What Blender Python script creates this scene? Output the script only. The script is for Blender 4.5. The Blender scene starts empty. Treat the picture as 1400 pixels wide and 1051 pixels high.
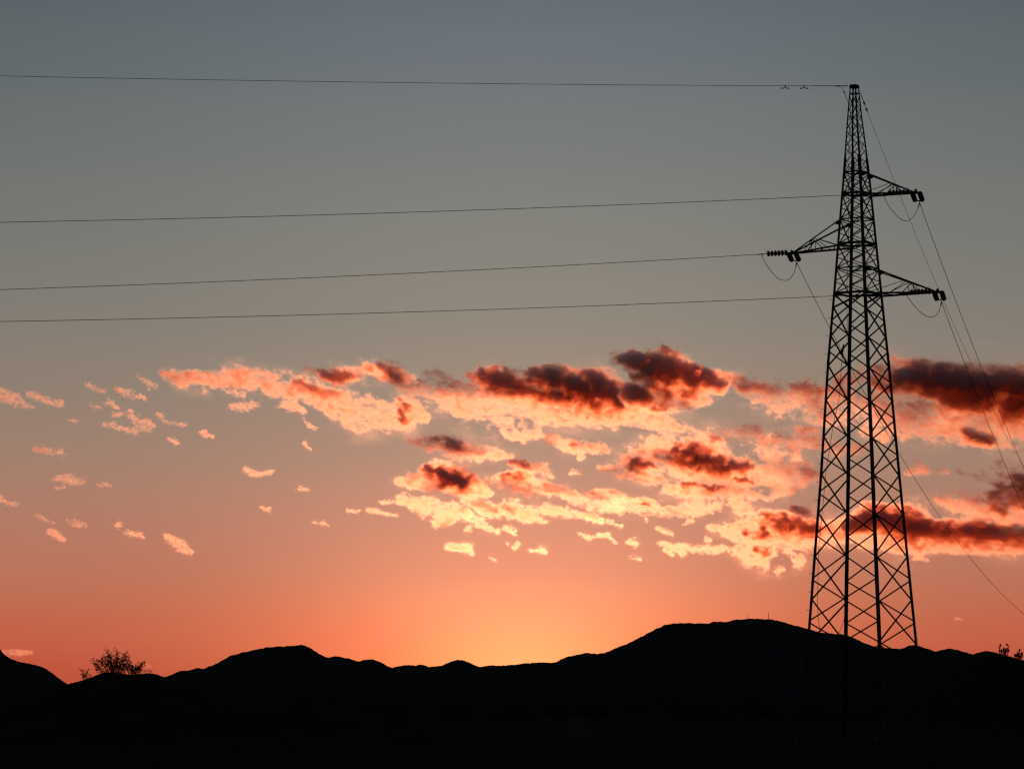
import bpy, math, random
import numpy as np
from mathutils import Vector

random.seed(7)
rng = np.random.default_rng(11)
SC = bpy.context.scene
COL = SC.collection

# ------------------------------------------------------------------ camera
F = 5000.0                       # focal length in photograph pixels (1400 wide): a long telephoto
HY = 970.0                       # picture row of the true horizon
PITCH = math.atan((HY - 525.5) / F)
CZ = 1.6
cam = bpy.data.cameras.new("camera")
cam.sensor_fit = 'HORIZONTAL'
cam.sensor_width = 36.0
cam.lens = 36.0 * F / 1400.0
cam.clip_start = 0.5
cam.clip_end = 200000.0
cam_o = bpy.data.objects.new("camera", cam)
COL.objects.link(cam_o)
cam_o.location = (0, 0, CZ)
cam_o.rotation_euler = (math.radians(90) + PITCH, 0, 0)
SC.camera = cam_o

# ------------------------------------------------------------------ colour management, sampling
SC.view_settings.view_transform = 'Standard'
SC.view_settings.look = 'None'
SC.view_settings.exposure = 0.0
SC.view_settings.gamma = 1.0
SC.view_settings.use_curve_mapping = False
SC.render.engine = 'CYCLES'
SC.cycles.use_denoising = True
SC.cycles.max_bounces = 10
SC.cycles.volume_bounces = 4
SC.cycles.sample_clamp_indirect = 4.0
SC.cycles.pixel_filter_type = 'BLACKMAN_HARRIS'
SC.cycles.filter_width = 1.3


def s2l(c):
    c = np.asarray(c, float) / 255.0
    return np.where(c <= 0.04045, c / 12.92, ((c + 0.055) / 1.055) ** 2.4)


# ------------------------------------------------------------------ sky (world): dusk gradient with the afterglow over the sunken sun
SUN_AZ = math.degrees(math.atan((716 - 700) / F))     # degrees east of +Y
SUN_EL = -1.0                                          # just set
SIGMA0, SIGMA1 = 165.0, 0.30                           # width of the glow, pixels at horizon / growth with height
rows = [  # photo row, colour at frame edges, colour above the sun
    (4, (91, 100.5, 104.5), (103, 110, 118)),
    (120, (103, 109, 110), (114, 119, 121)),
    (243, (114.5, 117, 114), (126, 127, 123)),
    (360, (124, 122, 115.5), (138, 133, 124)),
    (466, (135.5, 126.5, 116), (151, 138, 124)),
    (560, (150, 128, 113), (171, 142, 123)),
    (643, (165, 128.5, 109), (196, 146, 121)),
    (728, (181, 122, 100), (227, 150, 119)),
    (790, (188.5, 116, 90), (246, 156, 118)),
    (843, (192.5, 102, 77), (253, 170, 115)),
    (894, (195, 88, 66), (255, 183, 114)),
    (970, (186, 72, 52), (255, 190, 108)),
]
side_stops, mid_stops = [], []
for y, e, c in rows:
    el = math.degrees(math.atan((HY - y) / F))
    sg = SIGMA0 + SIGMA1 * (HY - y)
    w = math.exp(-690.0 ** 2 / (2 * sg * sg))
    E_, C_ = s2l(e), s2l(c)
    S_ = np.clip((E_ - w * C_) / (1 - w), 0.003, 2)
    side_stops.append((el / 90.0, S_))
    mid_stops.append((el / 90.0, C_))
for lst in (side_stops, mid_stops):
    lst.append((20 / 90.0, s2l((76, 86, 98))))
    lst.append((45 / 90.0, s2l((52, 62, 78))))
    lst.append((0.999, s2l((40, 50, 68))))

world = bpy.data.worlds.new("World")
SC.world = world
world.use_nodes = True
nt = world.node_tree
nt.nodes.clear()


class NB:
    def __init__(s, tree): s.t = tree
    def n(s, typ, **kw):
        nd = s.t.nodes.new(typ)
        for k, v in kw.items(): setattr(nd, k, v)
        return nd
    def m(s, op, a, b=None, c=None, clamp=False):
        nd = s.t.nodes.new('ShaderNodeMath'); nd.operation = op; nd.use_clamp = clamp
        for i, v in enumerate((a, b, c)):
            if v is None: continue
            if isinstance(v, (int, float)): nd.inputs[i].default_value = v
            else: s.t.links.new(v, nd.inputs[i])
        return nd.outputs[0]
    def ramp(s, fac, stops, interp='CARDINAL'):
        nd = s.t.nodes.new('ShaderNodeValToRGB')
        cr = nd.color_ramp; cr.interpolation = interp
        stops = sorted(stops, key=lambda q: q[0])
        while len(cr.elements) < len(stops): cr.elements.new(0.5)
        for e, (p, c) in zip(cr.elements, stops):
            e.position = p; e.color = (float(c[0]), float(c[1]), float(c[2]), 1)
        s.t.links.new(fac, nd.inputs[0])
        return nd.outputs[0]


b = NB(nt)
tc = b.n('ShaderNodeTexCoord')
nrm = b.n('ShaderNodeVectorMath', operation='NORMALIZE')
nt.links.new(tc.outputs['Generated'], nrm.inputs[0])
sep = b.n('ShaderNodeSeparateXYZ')
nt.links.new(nrm.outputs[0], sep.inputs[0])
dx_, dy_, dz_ = sep.outputs
el = b.m('MULTIPLY', b.m('ARCSINE', dz_), 180 / math.pi)
az = b.m('SUBTRACT', b.m('MULTIPLY', b.m('ARCTAN2', dx_, dy_), 180 / math.pi), SUN_AZ)
fac = b.m('DIVIDE', el, 90.0, clamp=True)
side = b.ramp(fac, side_stops)
mid = b.ramp(fac, mid_stops)
P2D = math.degrees(1 / F)
sg = b.m('ADD', b.m('MULTIPLY', b.m('MAXIMUM', el, 0.0), SIGMA1), SIGMA0 * P2D)
q = b.m('DIVIDE', az, sg)


def gauss(qq, k): return b.m('POWER', math.e, b.m('MULTIPLY', b.m('MULTIPLY', qq, qq), -0.5 / (k * k)))


def lerp(a_, c_, t_): return b.m('ADD', b.m('MULTIPLY', a_, b.m('SUBTRACT', 1.0, t_)), b.m('MULTIPLY', c_, t_))


low = b.n('ShaderNodeMapRange', interpolation_type='SMOOTHSTEP')       # 1 close to the horizon, where red spreads wider than yellow
low.inputs[1].default_value = 2.4; low.inputs[2].default_value = 0.92
nt.links.new(el, low.inputs[0]); low = low.outputs[0]
g0 = gauss(q, 1.0)
w_r = lerp(g0, gauss(q, 1.14), low)
w_g = lerp(g0, b.m('ADD', b.m('MULTIPLY', gauss(q, 0.55), 0.55), b.m('MULTIPLY', gauss(q, 1.4), 0.45)), low)
s_side = b.n('ShaderNodeSeparateColor'); nt.links.new(side, s_side.inputs[0])
s_mid = b.n('ShaderNodeSeparateColor'); nt.links.new(mid, s_mid.inputs[0])
red_boost = b.m('ADD', b.m('MULTIPLY', low, 0.3), 1.0)
comb = b.n('ShaderNodeCombineColor')
nt.links.new(lerp(s_side.outputs[0], b.m('MULTIPLY', s_mid.outputs[0], red_boost), w_r), comb.inputs[0])
nt.links.new(lerp(s_side.outputs[1], s_mid.outputs[1], w_g), comb.inputs[1])
nt.links.new(lerp(s_side.outputs[2], s_mid.outputs[2], w_g), comb.inputs[2])
# the sky away from the sunset is much darker at this hour
back = b.n('ShaderNodeMapRange', interpolation_type='SMOOTHSTEP')
back.inputs[1].default_value = 0.95; back.inputs[2].default_value = -0.2
back.inputs[3].default_value = 1.0; back.inputs[4].default_value = 0.25
nt.links.new(dy_, back.inputs[0])
dk = b.n('ShaderNodeMix', data_type='RGBA', blend_type='MULTIPLY')
dk.inputs[0].default_value = 1.0
nt.links.new(comb.outputs[0], dk.inputs[6]); nt.links.new(back.outputs[0], dk.inputs[7])
# a clear-sky term for the overhead and eastern sky (Sky Texture with the same low sun)
sky = b.n('ShaderNodeTexSky', sky_type='NISHITA')
sky.sun_disc = False
sky.sun_elevation = math.radians(max(SUN_EL, -1.0))
sky.sun_rotation = math.radians(SUN_AZ)
bg = b.n('ShaderNodeBackground')
bg2 = b.n('ShaderNodeBackground'); bg2.inputs[1].default_value = 0.05
nt.links.new(dk.outputs[2], bg.inputs[0]); bg.inputs[1].default_value = 1.0
nt.links.new(sky.outputs[0], bg2.inputs[0])
add = b.n('ShaderNodeMixShader')
add.inputs[0].default_value = 0.0
hi = b.n('ShaderNodeMapRange')
hi.inputs[1].default_value = 14.0; hi.inputs[2].default_value = 40.0
hi.inputs[3].default_value = 0.0; hi.inputs[4].default_value = 0.5
nt.links.new(el, hi.inputs[0]); nt.links.new(hi.outputs[0], add.inputs[0])
wo = b.n('ShaderNodeOutputWorld')
nt.links.new(bg.outputs[0], add.inputs[1]); nt.links.new(bg2.outputs[0], add.inputs[2])
nt.links.new(add.outputs[0], wo.inputs[0])

# ------------------------------------------------------------------ the sun, just under the horizon behind the hills: lights the clouds only
sun = bpy.data.lights.new("sun", 'SUN')
sun.energy = 0.53
sun.angle = math.radians(0.55)
sun.color = (1.0, 0.265, 0.108)
sun_o = bpy.data.objects.new("sun", sun)
COL.objects.link(sun_o)
sd = Vector((math.sin(math.radians(SUN_AZ)) * math.cos(math.radians(SUN_EL)),
             math.cos(math.radians(SUN_AZ)) * math.cos(math.radians(SUN_EL)), math.sin(math.radians(SUN_EL))))
sun_o.rotation_euler = sd.to_track_quat('Z', 'Y').to_euler()


# ------------------------------------------------------------------ picture row/column -> point at a given distance
def ray(x, y):
    u = (x - 700) / F; v = (525.5 - y) / F
    return np.array([u, math.cos(PITCH) - v * math.sin(PITCH), math.sin(PITCH) + v * math.cos(PITCH)])


def at(x, y, Y):
    r = ray(x, y)
    return np.array([0, 0, CZ]) + r * (Y / r[1])


# ------------------------------------------------------------------ helpers
def tag(o, label=None, cat=None, group=None, kind=None):
    if label: o['label'] = label
    if cat: o['category'] = cat
    if group: o['group'] = group
    if kind: o['kind'] = kind
    return o


def empty(name, loc, label, cat, group=None):
    o = bpy.data.objects.new(name, None)
    o.empty_display_size = 0.3
    COL.objects.link(o)
    o.location = Vector([float(c) for c in loc])
    return tag(o, label, cat, group)


class MB:
    """collects pieces in world coordinates and links them as one mesh object"""
    def __init__(s): s.v = []; s.f = []
    def add(s, vs, fs):
        n = len(s.v)
        s.v += [tuple(float(c) for c in p) for p in vs]
        s.f += [tuple(i + n for i in q) for q in fs]
    def prism(s, p0, p1, poly, u, v, poly2=None):
        n = len(poly)
        poly2 = poly2 or poly
        a = [p0 + u * x + v * y for x, y in poly]
        c = [p1 + u * x + v * y for x, y in poly2]
        s.add(a + c, [tuple(range(n))[::-1], tuple(range(n, 2 * n))] +
              [(i, (i + 1) % n, n + (i + 1) % n, n + i) for i in range(n)])
    def angle(s, p0, p1, f, u, v, t=None, f2=None):
        """L-section member from p0 to p1, flanges of width f along u and v"""
        p0 = np.asarray(p0, float); p1 = np.asarray(p1, float)
        d = (p1 - p0) / np.linalg.norm(p1 - p0)
        u = u - d * (u @ d); u /= np.linalg.norm(u)
        v = v - d * (v @ d) - u * (v @ u); v /= np.linalg.norm(v)
        L = lambda f, t: [(0, 0), (f, 0), (f, t), (t, t), (t, f), (0, f)]
        t = t or f * 0.12
        f2 = f2 or f
        s.prism(p0, p1, L(f, t), u, v, L(f2, t))
    def tube(s, pts, r, n=6, cap=True):
        pts = [np.asarray(p, float) for p in pts]
        rs = r if isinstance(r, (list, tuple, np.ndarray)) else [r] * len(pts)
        vs = []; fs = []
        up = np.array([0.13, 0.29, 0.95])
        for i, p in enumerate(pts):
            d = pts[min(i + 1, len(pts) - 1)] - pts[max(i - 1, 0)]
            d = d / np.linalg.norm(d)
            a = np.cross(d, up)
            if np.linalg.norm(a) < 1e-3: a = np.cross(d, [1, 0, 0])
            a /= np.linalg.norm(a); c = np.cross(a, d)
            for k in range(n):
                g = 2 * math.pi * k / n
                vs.append(p + rs[i] * (a * math.cos(g) + c * math.sin(g)))
        for i in range(len(pts) - 1):
            for k in range(n):
                fs.append((i * n + k, i * n + (k + 1) % n, (i + 1) * n + (k + 1) % n, (i + 1) * n + k))
        if cap:
            fs.append(tuple(range(n))[::-1]); fs.append(tuple(range((len(pts) - 1) * n, len(pts) * n)))
        s.add(vs, fs)
    def box(s, c, hx, hy, hz, ux=(1, 0, 0), uy=(0, 1, 0), uz=(0, 0, 1), bev=0.0):
        c = np.asarray(c, float); ux, uy, uz = (np.asarray(k, float) for k in (ux, uy, uz))
        k = bev
        poly = [(-hx + k, -hy), (hx - k, -hy), (hx, -hy + k), (hx, hy - k), (hx - k, hy), (-hx + k, hy), (-hx, hy - k), (-hx, -hy + k)] if k > 0 else \
            [(-hx, -hy), (hx, -hy), (hx, hy), (-hx, hy)]
        s.prism(c - uz * hz, c + uz * hz, poly, ux, uy)
    def lathe(s, c, d, prof, n=14):
        """profile [(along axis, radius)] turned round axis d from point c"""
        d = np.asarray(d, float); d = d / np.linalg.norm(d)
        a = np.cross(d, [0.2, 0.1, 1.0]); a /= np.linalg.norm(a); e = np.cross(d, a)
        vs = []; fs = []
        for h, r in prof:
            for k in range(n):
                g = 2 * math.pi * k / n
                vs.append(np.asarray(c) + d * h + r * (a * math.cos(g) + e * math.sin(g)))
        m = len(prof)
        for i in range(m - 1):
            for k in range(n):
                fs.append((i * n + k, i * n + (k + 1) % n, (i + 1) * n + (k + 1) % n, (i + 1) * n + k))
        fs.append(tuple(range(n))[::-1]); fs.append(tuple(range((m - 1) * n, m * n)))
        s.add(vs, fs)
    def build(s, name, mat, parent=None, smooth=False, origin=None):
        """world-space pieces -> object; with a parent, stored relative to the parent's chain"""
        off = np.zeros(3)
        if parent is not None:
            p = parent
            while p is not None:
                off = off + np.array(p.location); p = p.parent
        if origin is not None: off = np.asarray(origin, float)
        me = bpy.data.meshes.new(name)
        vs = np.asarray(s.v, float) - off
        me.from_pydata(vs.tolist(), [], s.f)
        if smooth: me.polygons.foreach_set('use_smooth', [True] * len(me.polygons))
        me.materials.append(mat)
        me.update()
        o = bpy.data.objects.new(name, me)
        COL.objects.link(o)
        if parent is not None: o.parent = parent
        elif origin is not None: o.location = Vector([float(c) for c in origin])
        return o


def material(name, c1, c2, scale, rough=0.8, metal=0.0, bump=0.0, detail=6, spec=0.3):
    m = bpy.data.materials.new(name)
    m.use_nodes = True
    t = m.node_tree; bs = t.nodes['Principled BSDF']
    n = NB(t)
    tcn = n.n('ShaderNodeTexCoord')
    nz = n.n('ShaderNodeTexNoise'); nz.inputs['Scale'].default_value = scale; nz.inputs['Detail'].default_value = detail
    t.links.new(tcn.outputs['Object'], nz.inputs['Vector'])
    col = n.ramp(nz.outputs[0], [(0.3, c1), (0.7, c2)], 'LINEAR')
    t.links.new(col, bs.inputs['Base Color'])
    bs.inputs['Roughness'].default_value = rough
    bs.inputs['Metallic'].default_value = metal
    bs.inputs['Specular IOR Level'].default_value = spec
    if bump:
        bp = n.n('ShaderNodeBump'); bp.inputs['Strength'].default_value = bump
        t.links.new(nz.outputs[0], bp.inputs['Height']); t.links.new(bp.outputs[0], bs.inputs['Normal'])
    return m


M_STEEL = material('dark painted steel', (0.03, 0.032, 0.033), (0.06, 0.058, 0.054), 3.0, 0.75, 0.0, 0.15, spec=0.15)
M_FIT = material('dull fittings', (0.035, 0.035, 0.036), (0.07, 0.068, 0.065), 9.0, 0.7, 0.0, 0.1, spec=0.15)
M_DISC = material('dark glazed ceramic', (0.025, 0.016, 0.012), (0.05, 0.03, 0.022), 5.0, 0.35, spec=0.3)
M_WIRE = material('stranded aluminium dulled', (0.05, 0.05, 0.052), (0.09, 0.088, 0.085), 2.0, 0.7, 0.0, spec=0.2)
M_CABLE = material('black cable sheath', (0.02, 0.02, 0.021), (0.035, 0.035, 0.035), 6.0, 0.7)
M_CONC = material('mossy weathered concrete', (0.05, 0.055, 0.04), (0.10, 0.10, 0.085), 4.0, 0.9, bump=0.3)
M_HILL = material('wooded hillside', (0.03, 0.042, 0.045), (0.06, 0.07, 0.075), 0.006, 1.0, bump=0.4, spec=0.0)  # paler, bluish tone of distance haze is put into the base colour
M_GROUND = material('dark field', (0.035, 0.045, 0.02), (0.07, 0.065, 0.035), 0.02, 1.0, bump=0.3, spec=0.0)
M_BANK = material('grassy bank', (0.03, 0.045, 0.018), (0.06, 0.065, 0.03), 0.6, 1.0, bump=0.4, spec=0.0)
M_LEAF = material('leaves', (0.04, 0.06, 0.02), (0.1, 0.1, 0.035), 2.0, 0.8, spec=0.1)
M_BARK = material('bark', (0.05, 0.04, 0.03), (0.1, 0.08, 0.06), 4.0, 0.9, bump=0.3)
M_WOOD = material('dark tree foliage', (0.035, 0.05, 0.022), (0.07, 0.08, 0.035), 0.5, 0.9, spec=0.0)
M_PAINT = material('grey painted sheet, grimy', (0.085, 0.10, 0.105), (0.12, 0.135, 0.14), 2.0, 0.6)


# ------------------------------------------------------------------ noise in numpy (gradient noise, fbm)
def gnoise(x, y, seed):
    xi = np.floor(x).astype(np.int64); yi = np.floor(y).astype(np.int64)
    xf = x - xi; yf = y - yi
    def h(a, c):
        k = (a * 374761393 + c * 668265263 + seed * 974634777) & 0xffffffff
        k = ((k ^ (k >> 13)) * 1274126177) & 0xffffffff
        k = k ^ (k >> 16)
        return (k & 0xffff) / 65536.0 * 2 * math.pi
    def g(a, c, fx, fy):
        t = h(a, c); return np.cos(t) * fx + np.sin(t) * fy
    u = xf * xf * xf * (xf * (xf * 6 - 15) + 10); v = yf * yf * yf * (yf * (yf * 6 - 15) + 10)
    n0 = g(xi, yi, xf, yf) * (1 - u) + g(xi + 1, yi, xf - 1, yf) * u
    n1 = g(xi, yi + 1, xf, yf - 1) * (1 - u) + g(xi + 1, yi + 1, xf - 1, yf - 1) * u
    return (n0 * (1 - v) + n1 * v) * 1.5


def fbm(x, y, seed, octv=5, gain=0.5):
    s = 0; a = 1.0; t = 0
    for i in range(octv):
        s = s + a * gnoise(x * 2 ** i + 17.3 * i, y * 2 ** i - 9.1 * i, seed + i * 31); t += a; a *= gain
    return s / t


def grid_mesh(name, P, mat, kind=None, smooth=True):
    """P: array rows x cols x 3"""
    r, c = P.shape[:2]
    idx = np.arange(r * c).reshape(r, c)
    q = np.stack([idx[:-1, :-1], idx[:-1, 1:], idx[1:, 1:], idx[1:, :-1]], -1).reshape(-1, 4)
    me = bpy.data.meshes.new(name)
    me.from_pydata(P.reshape(-1, 3).tolist(), [], q.tolist())
    me.polygons.foreach_set('use_smooth', [smooth] * len(me.polygons))
    me.materials.append(mat); me.update()
    o = bpy.data.objects.new(name, me); COL.objects.link(o)
    if kind: o['kind'] = kind
    return o


# ------------------------------------------------------------------ ground: one sheet to beyond the hills
rad = np.concatenate([[0.5, 20, 60], np.geomspace(90, 30000, 40)])
ang = np.linspace(0, 2 * math.pi, 97)
A, R_ = np.meshgrid(ang, rad)
gx, gy = R_ * np.sin(A), R_ * np.cos(A)
gz = fbm(gx / 37, gy / 37, 5, 3) * 0.12 * np.clip(R_ / 60, 0, 1) - 0.05
gz[:, -1] = gz[:, 0]
tag(grid_mesh('ground', np.stack([gx, gy, gz], -1), M_GROUND, 'structure'), 'near black flat field running to the foot of the hills')

# ------------------------------------------------------------------ far hills
RIDGE_LEFT = [(-420, 820), (-260, 842), (-120, 858), (-40, 872), (0, 886), (5, 894), (15, 900.4), (28, 905), (46, 908), (60, 912.5), (72, 920), (85, 930.5), (97, 938),
              (130, 944), (200, 952), (320, 958)]
RIDGE_MAIN = [(40, 945), (120, 940), (180, 934), (226, 925.6), (247, 917), (257, 916.6), (270, 913), (280, 913.8), (296, 907), (314, 897), (329, 892.5),
              (340, 890), (364, 885), (394, 883), (413, 881.3), (421, 883.8), (428, 888.4), (440, 896), (450, 899.5), (457, 897),
              (467.6, 898), (481, 901), (489, 905), (497.4, 902), (507, 901), (516, 903), (527, 909), (535, 913), (549, 910),
              (562.6, 909), (566.6, 910), (576, 907.7), (584, 911), (588, 912.3), (604.6, 909.6), (614, 905.5), (625, 902),
              (636, 903.3), (646.7, 908), (656, 912.3), (671, 909.6), (693, 909.6), (716, 907), (735, 905.5), (758, 906),
              (773, 898.7), (789.6, 894.6), (801.8, 892.7), (816.7, 894), (830, 891.4), (841, 886.5), (857.4, 880), (873.7, 871.6),
              (890, 863), (909, 854), (930.7, 851.5), (966, 852.6), (977, 849.9), (993, 850.4), (1004, 847.7), (1020, 846),
              (1042, 846), (1058, 847), (1080, 853), (1104, 859.7), (1122, 864.8), (1153, 867.4), (1166, 871.5), (1184, 880),
              (1204.6, 886), (1217.4, 885.6), (1230, 888), (1243, 882.8), (1253.4, 882.3), (1266, 886), (1279, 890.5),
              (1297, 886.4), (1310, 888.7), (1328, 894.4), (1350, 899), (1400, 903), (1500, 890), (1620, 868), (1760, 880), (1900, 905), (2100, 930)]


def hill(ridge, D, front, rear, seed, rough, name, label):
    xs = np.arange(ridge[0][0], ridge[-1][0], 1.6)
    rx, ry = zip(*ridge)
    ys = np.interp(xs, rx, ry)
    # light smoothing of the traced line, then tree-top roughness
    k = np.array([1, 2, 3, 2, 1.]); k /= k.sum()
    ys = np.convolve(np.pad(ys, 2, 'edge'), k, 'valid')
    ys = ys + rough * fbm(xs / 7.0, xs * 0 + 3.3, seed, 4, 0.7) - 0.3 * rough
    zr = np.array([at(x, y, D)[2] for x, y in zip(xs, ys)])
    X0 = np.array([at(x, y, D)[0] for x, y in zip(xs, ys)])
    rowsY = np.concatenate([np.linspace(-front, 0, 26), np.linspace(0, rear, 14)[1:]])
    P = np.zeros((len(rowsY), len(xs), 3))
    for i, dy in enumerate(rowsY):
        t = abs(dy) / (front if dy < 0 else rear)
        prof = (1 - t) ** 1.35 * (1 + 0.35 * t)
        X = X0 * (D + dy) / D
        sp = fbm(X / 520.0, np.full_like(X, (D + dy) / 700.0), seed + 50, 4, 0.55)
        env = math.sin(math.pi * min(1, t)) ** 1.0
        P[i, :, 0] = X; P[i, :, 1] = D + dy
        P[i, :, 2] = np.maximum(zr, 0) * np.clip(prof * (1 + 0.5 * sp * env) - 0.06 * env, 0, 1) - (1.5 if t >= 0.999 else 0) \
            + 4.0 * env * fbm(X / 60.0, np.full_like(X, (D + dy) / 60.0), seed + 90, 3)
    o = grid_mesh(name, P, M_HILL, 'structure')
    tag(o, label)
    return o


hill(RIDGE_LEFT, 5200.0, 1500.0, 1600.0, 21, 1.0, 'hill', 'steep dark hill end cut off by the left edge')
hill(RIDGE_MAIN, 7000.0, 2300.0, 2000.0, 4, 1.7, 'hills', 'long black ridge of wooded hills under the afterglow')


# near banks
def bank(ridge, D, hw, seed, label):
    xs = np.arange(ridge[0][0], ridge[-1][0], 1.5)
    rx, ry = zip(*ridge)
    ys = np.interp(xs, rx, ry)
    k = np.array([1, 2, 3, 2, 1.]); k /= k.sum()
    ys = np.convolve(np.pad(ys, 2, 'edge'), k, 'valid') + 0.5 * fbm(xs / 6.0, xs * 0 + 1.3, seed, 4, 0.7)
    zr = np.maximum(np.array([at(x, y, D)[2] for x, y in zip(xs, ys)]), 0)
    X = np.array([at(x, y, D)[0] for x, y in zip(xs, ys)])
    rowsY = np.linspace(-hw, hw, 41)
    P = np.zeros((len(rowsY), len(xs), 3))
    for i, dy in enumerate(rowsY):
        t = abs(dy) / hw
        P[i, :, 0] = X * (D + dy) / D; P[i, :, 1] = D + dy
        P[i, :, 2] = zr * (math.cos(math.pi * t) * 0.5 + 0.5) + 0.08 * math.sin(math.pi * t) * fbm(X / 2.0, np.full_like(X, (D + dy) / 2.0), seed + 5, 4) - 0.3 * t
    o = grid_mesh('terrain', P, M_BANK, 'structure')
    tag(o, label)
    return (lambda x: np.interp(x, X, zr)), X


BANK_LEFT = [(-260, 1018), (-120, 985), (0, 955), (50, 943), (93, 934.6), (110.6, 930), (126, 925), (140, 919), (154, 918.5), (177, 922), (190, 920.7), (206, 919.7), (216, 921.8), (226, 926),
             (250, 936), (290, 946), (360, 955), (480, 968), (620, 990), (760, 1018)]
BANK_RIGHT = [(1150, 1002), (1210, 975), (1250, 950), (1290, 920), (1315, 903), (1328, 895), (1336, 892), (1348.6, 889), (1361, 891.3), (1374, 895), (1400, 902), (1440, 914), (1520, 935), (1640, 968), (1800, 1002)]
DL, DR = 170.0, 262.0
zl, XL = bank(BANK_LEFT, DL, 11.0, 61, 'low grassy bank carrying a leafy bush')
zr_, XR = bank(BANK_RIGHT, DR, 16.0, 67, 'low grassy bank at the right edge with weeds on top')

# grass along both banks and in the field: uncountable
g = MB()
def blade(p, h, w):
    a = random.uniform(0, math.pi); c, s_ = math.cos(a) * w, math.sin(a) * w
    l = np.array([random.uniform(-.4, .4) * h, random.uniform(-.4, .4) * h, h])
    p = np.asarray(p, float)
    m_ = p + l * np.array([.35, .35, .6])
    g.add([p + [-c, -s_, -.03], p + [c, s_, -.03], m_ + [c * .7, s_ * .7, 0], m_ - [c * .7, s_ * .7, 0], p + l], [(0, 1, 2, 3), (3, 2, 4)])
for i in range(2600):
    x = random.uniform(XL[0], XL[-1]); dy = random.gauss(0, 2.5)
    if abs(dy) > 10: continue
    z = zl(x) * (math.cos(math.pi * abs(dy) / 11) * .5 + .5) - .3 * abs(dy) / 11
    blade((x, DL + dy, z - .02), random.uniform(.03, .1), .006)
for i in range(2200):
    x = random.uniform(XR[0], XR[-1]); dy = random.gauss(0, 3)
    if abs(dy) > 15: continue
    z = zr_(x) * (math.cos(math.pi * abs(dy) / 16) * .5 + .5) - .3 * abs(dy) / 16
    blade((x, DR + dy, z - .02), random.uniform(.04, .14), .008)
for i in range(5000):
    Y = 100 + 240 * random.random() ** 1.5; x = Y * random.uniform(-.16, .16)
    blade((x, Y, -.05), random.uniform(.1, .4), .012)
tag(g.build('grass', M_BANK), 'dark grass over the field and the banks', 'grass', None, 'stuff')

# ------------------------------------------------------------------ far-off wood across the field: one dark mass
wv, wf = [], []
for i in range(150):
    Y = random.uniform(430, 640); x = Y * random.uniform(-.19, .19)
    H = random.uniform(2.2, 4.6) * (Y / 520) * (0.6 + 0.5 * abs(math.sin(x * .06)))
    n = 130
    for k in range(n):
        a, r = random.uniform(0, 6.28), math.sqrt(random.random()) * H * .55
        hz = H * (.15 + .85 * random.random() * (1 - (r / (H * .6)) ** 2 * .8))
        c = np.array([x + r * math.cos(a), Y + r * math.sin(a), hz])
        u = rng.normal(size=3); u /= np.linalg.norm(u); v = np.cross(u, rng.normal(size=3)); v /= np.linalg.norm(v)
        s_ = random.uniform(.12, .34)
        b0 = len(wv)
        wv += [tuple(c - u * s_), tuple(c - v * s_ * .6), tuple(c + u * s_), tuple(c + v * s_ * .6)]
        wf.append((b0, b0 + 1, b0 + 2, b0 + 3))
me = bpy.data.meshes.new('treeline'); me.from_pydata([tuple(float(k) for k in p) for p in wv], [], wf); me.materials.append(M_WOOD)
o = bpy.data.objects.new('treeline', me); COL.objects.link(o)
tag(o, 'dark low wood across the field in front of the hills', 'wood', None, 'stuff')

# ------------------------------------------------------------------ TRANSMISSION TOWER
TY = 200.0
ALPHA = math.radians(12.1)
HW = [(117, 6.2), (127, 7.1), (160, 10.4), (236, 18.4), (301, 24.6), (402, 33.9), (500, 43.5), (648, 55.2), (760, 65.2), (880, 76), (975, 84)]
CX = [(117, 1168), (160, 1168.6), (236, 1171), (301, 1171.6), (402, 1172.8), (500, 1173.8), (648, 1176.2), (760, 1177.4), (880, 1179), (975, 1180.2)]


def tz(y): return float(at(1175, y, TY)[2])
def depth(z): return TY * math.cos(PITCH) + (z - CZ) * math.sin(PITCH)


_ylev = [p[0] for p in HW]
_zlev = np.array([tz(y) for y in _ylev])[::-1]
_R = np.array([h * 1.02 / F * depth(tz(y)) / math.cos(ALPHA) for y, h in HW])[::-1]
_zc = np.array([tz(y) for y, _ in CX])[::-1]
_X = np.array([(c - 700) / F * depth(tz(y)) for y, c in CX])[::-1]
ca, sa = math.cos(ALPHA), math.sin(ALPHA)
DIRS = {'L': np.array([-ca, -sa]), 'A': np.array([-sa, ca]), 'R': np.array([ca, sa]), 'B': np.array([sa, -ca])}


def corner(k, z):
    r = np.interp(z, _zlev, _R); x = np.interp(z, _zc, _X)
    return np.array([x + DIRS[k][0] * r, TY + DIRS[k][1] * r, z])


def axis(z): return np.array([np.interp(z, _zc, _X), TY, z])


ZTOP = tz(117.5)
Z0 = 0.0
tower = empty('transmission_tower', (axis(0)[0], TY, 0), 'tall dark steel lattice power pylon standing in the field right of centre', 'pylon')
ORDER = ['L', 'A', 'R', 'B']
NEIGH = {'L': ('A', 'B'), 'A': ('L', 'R'), 'R': ('A', 'B'), 'B': ('R', 'L')}


def h3(v): return np.array([v[0], v[1], 0.0])


def legsize(z):
    return float(np.interp(z, [0, tz(700), tz(420), tz(240), tz(214), tz(213), ZTOP], [.17, .158, .145, .125, .12, .075, .066]))


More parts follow.
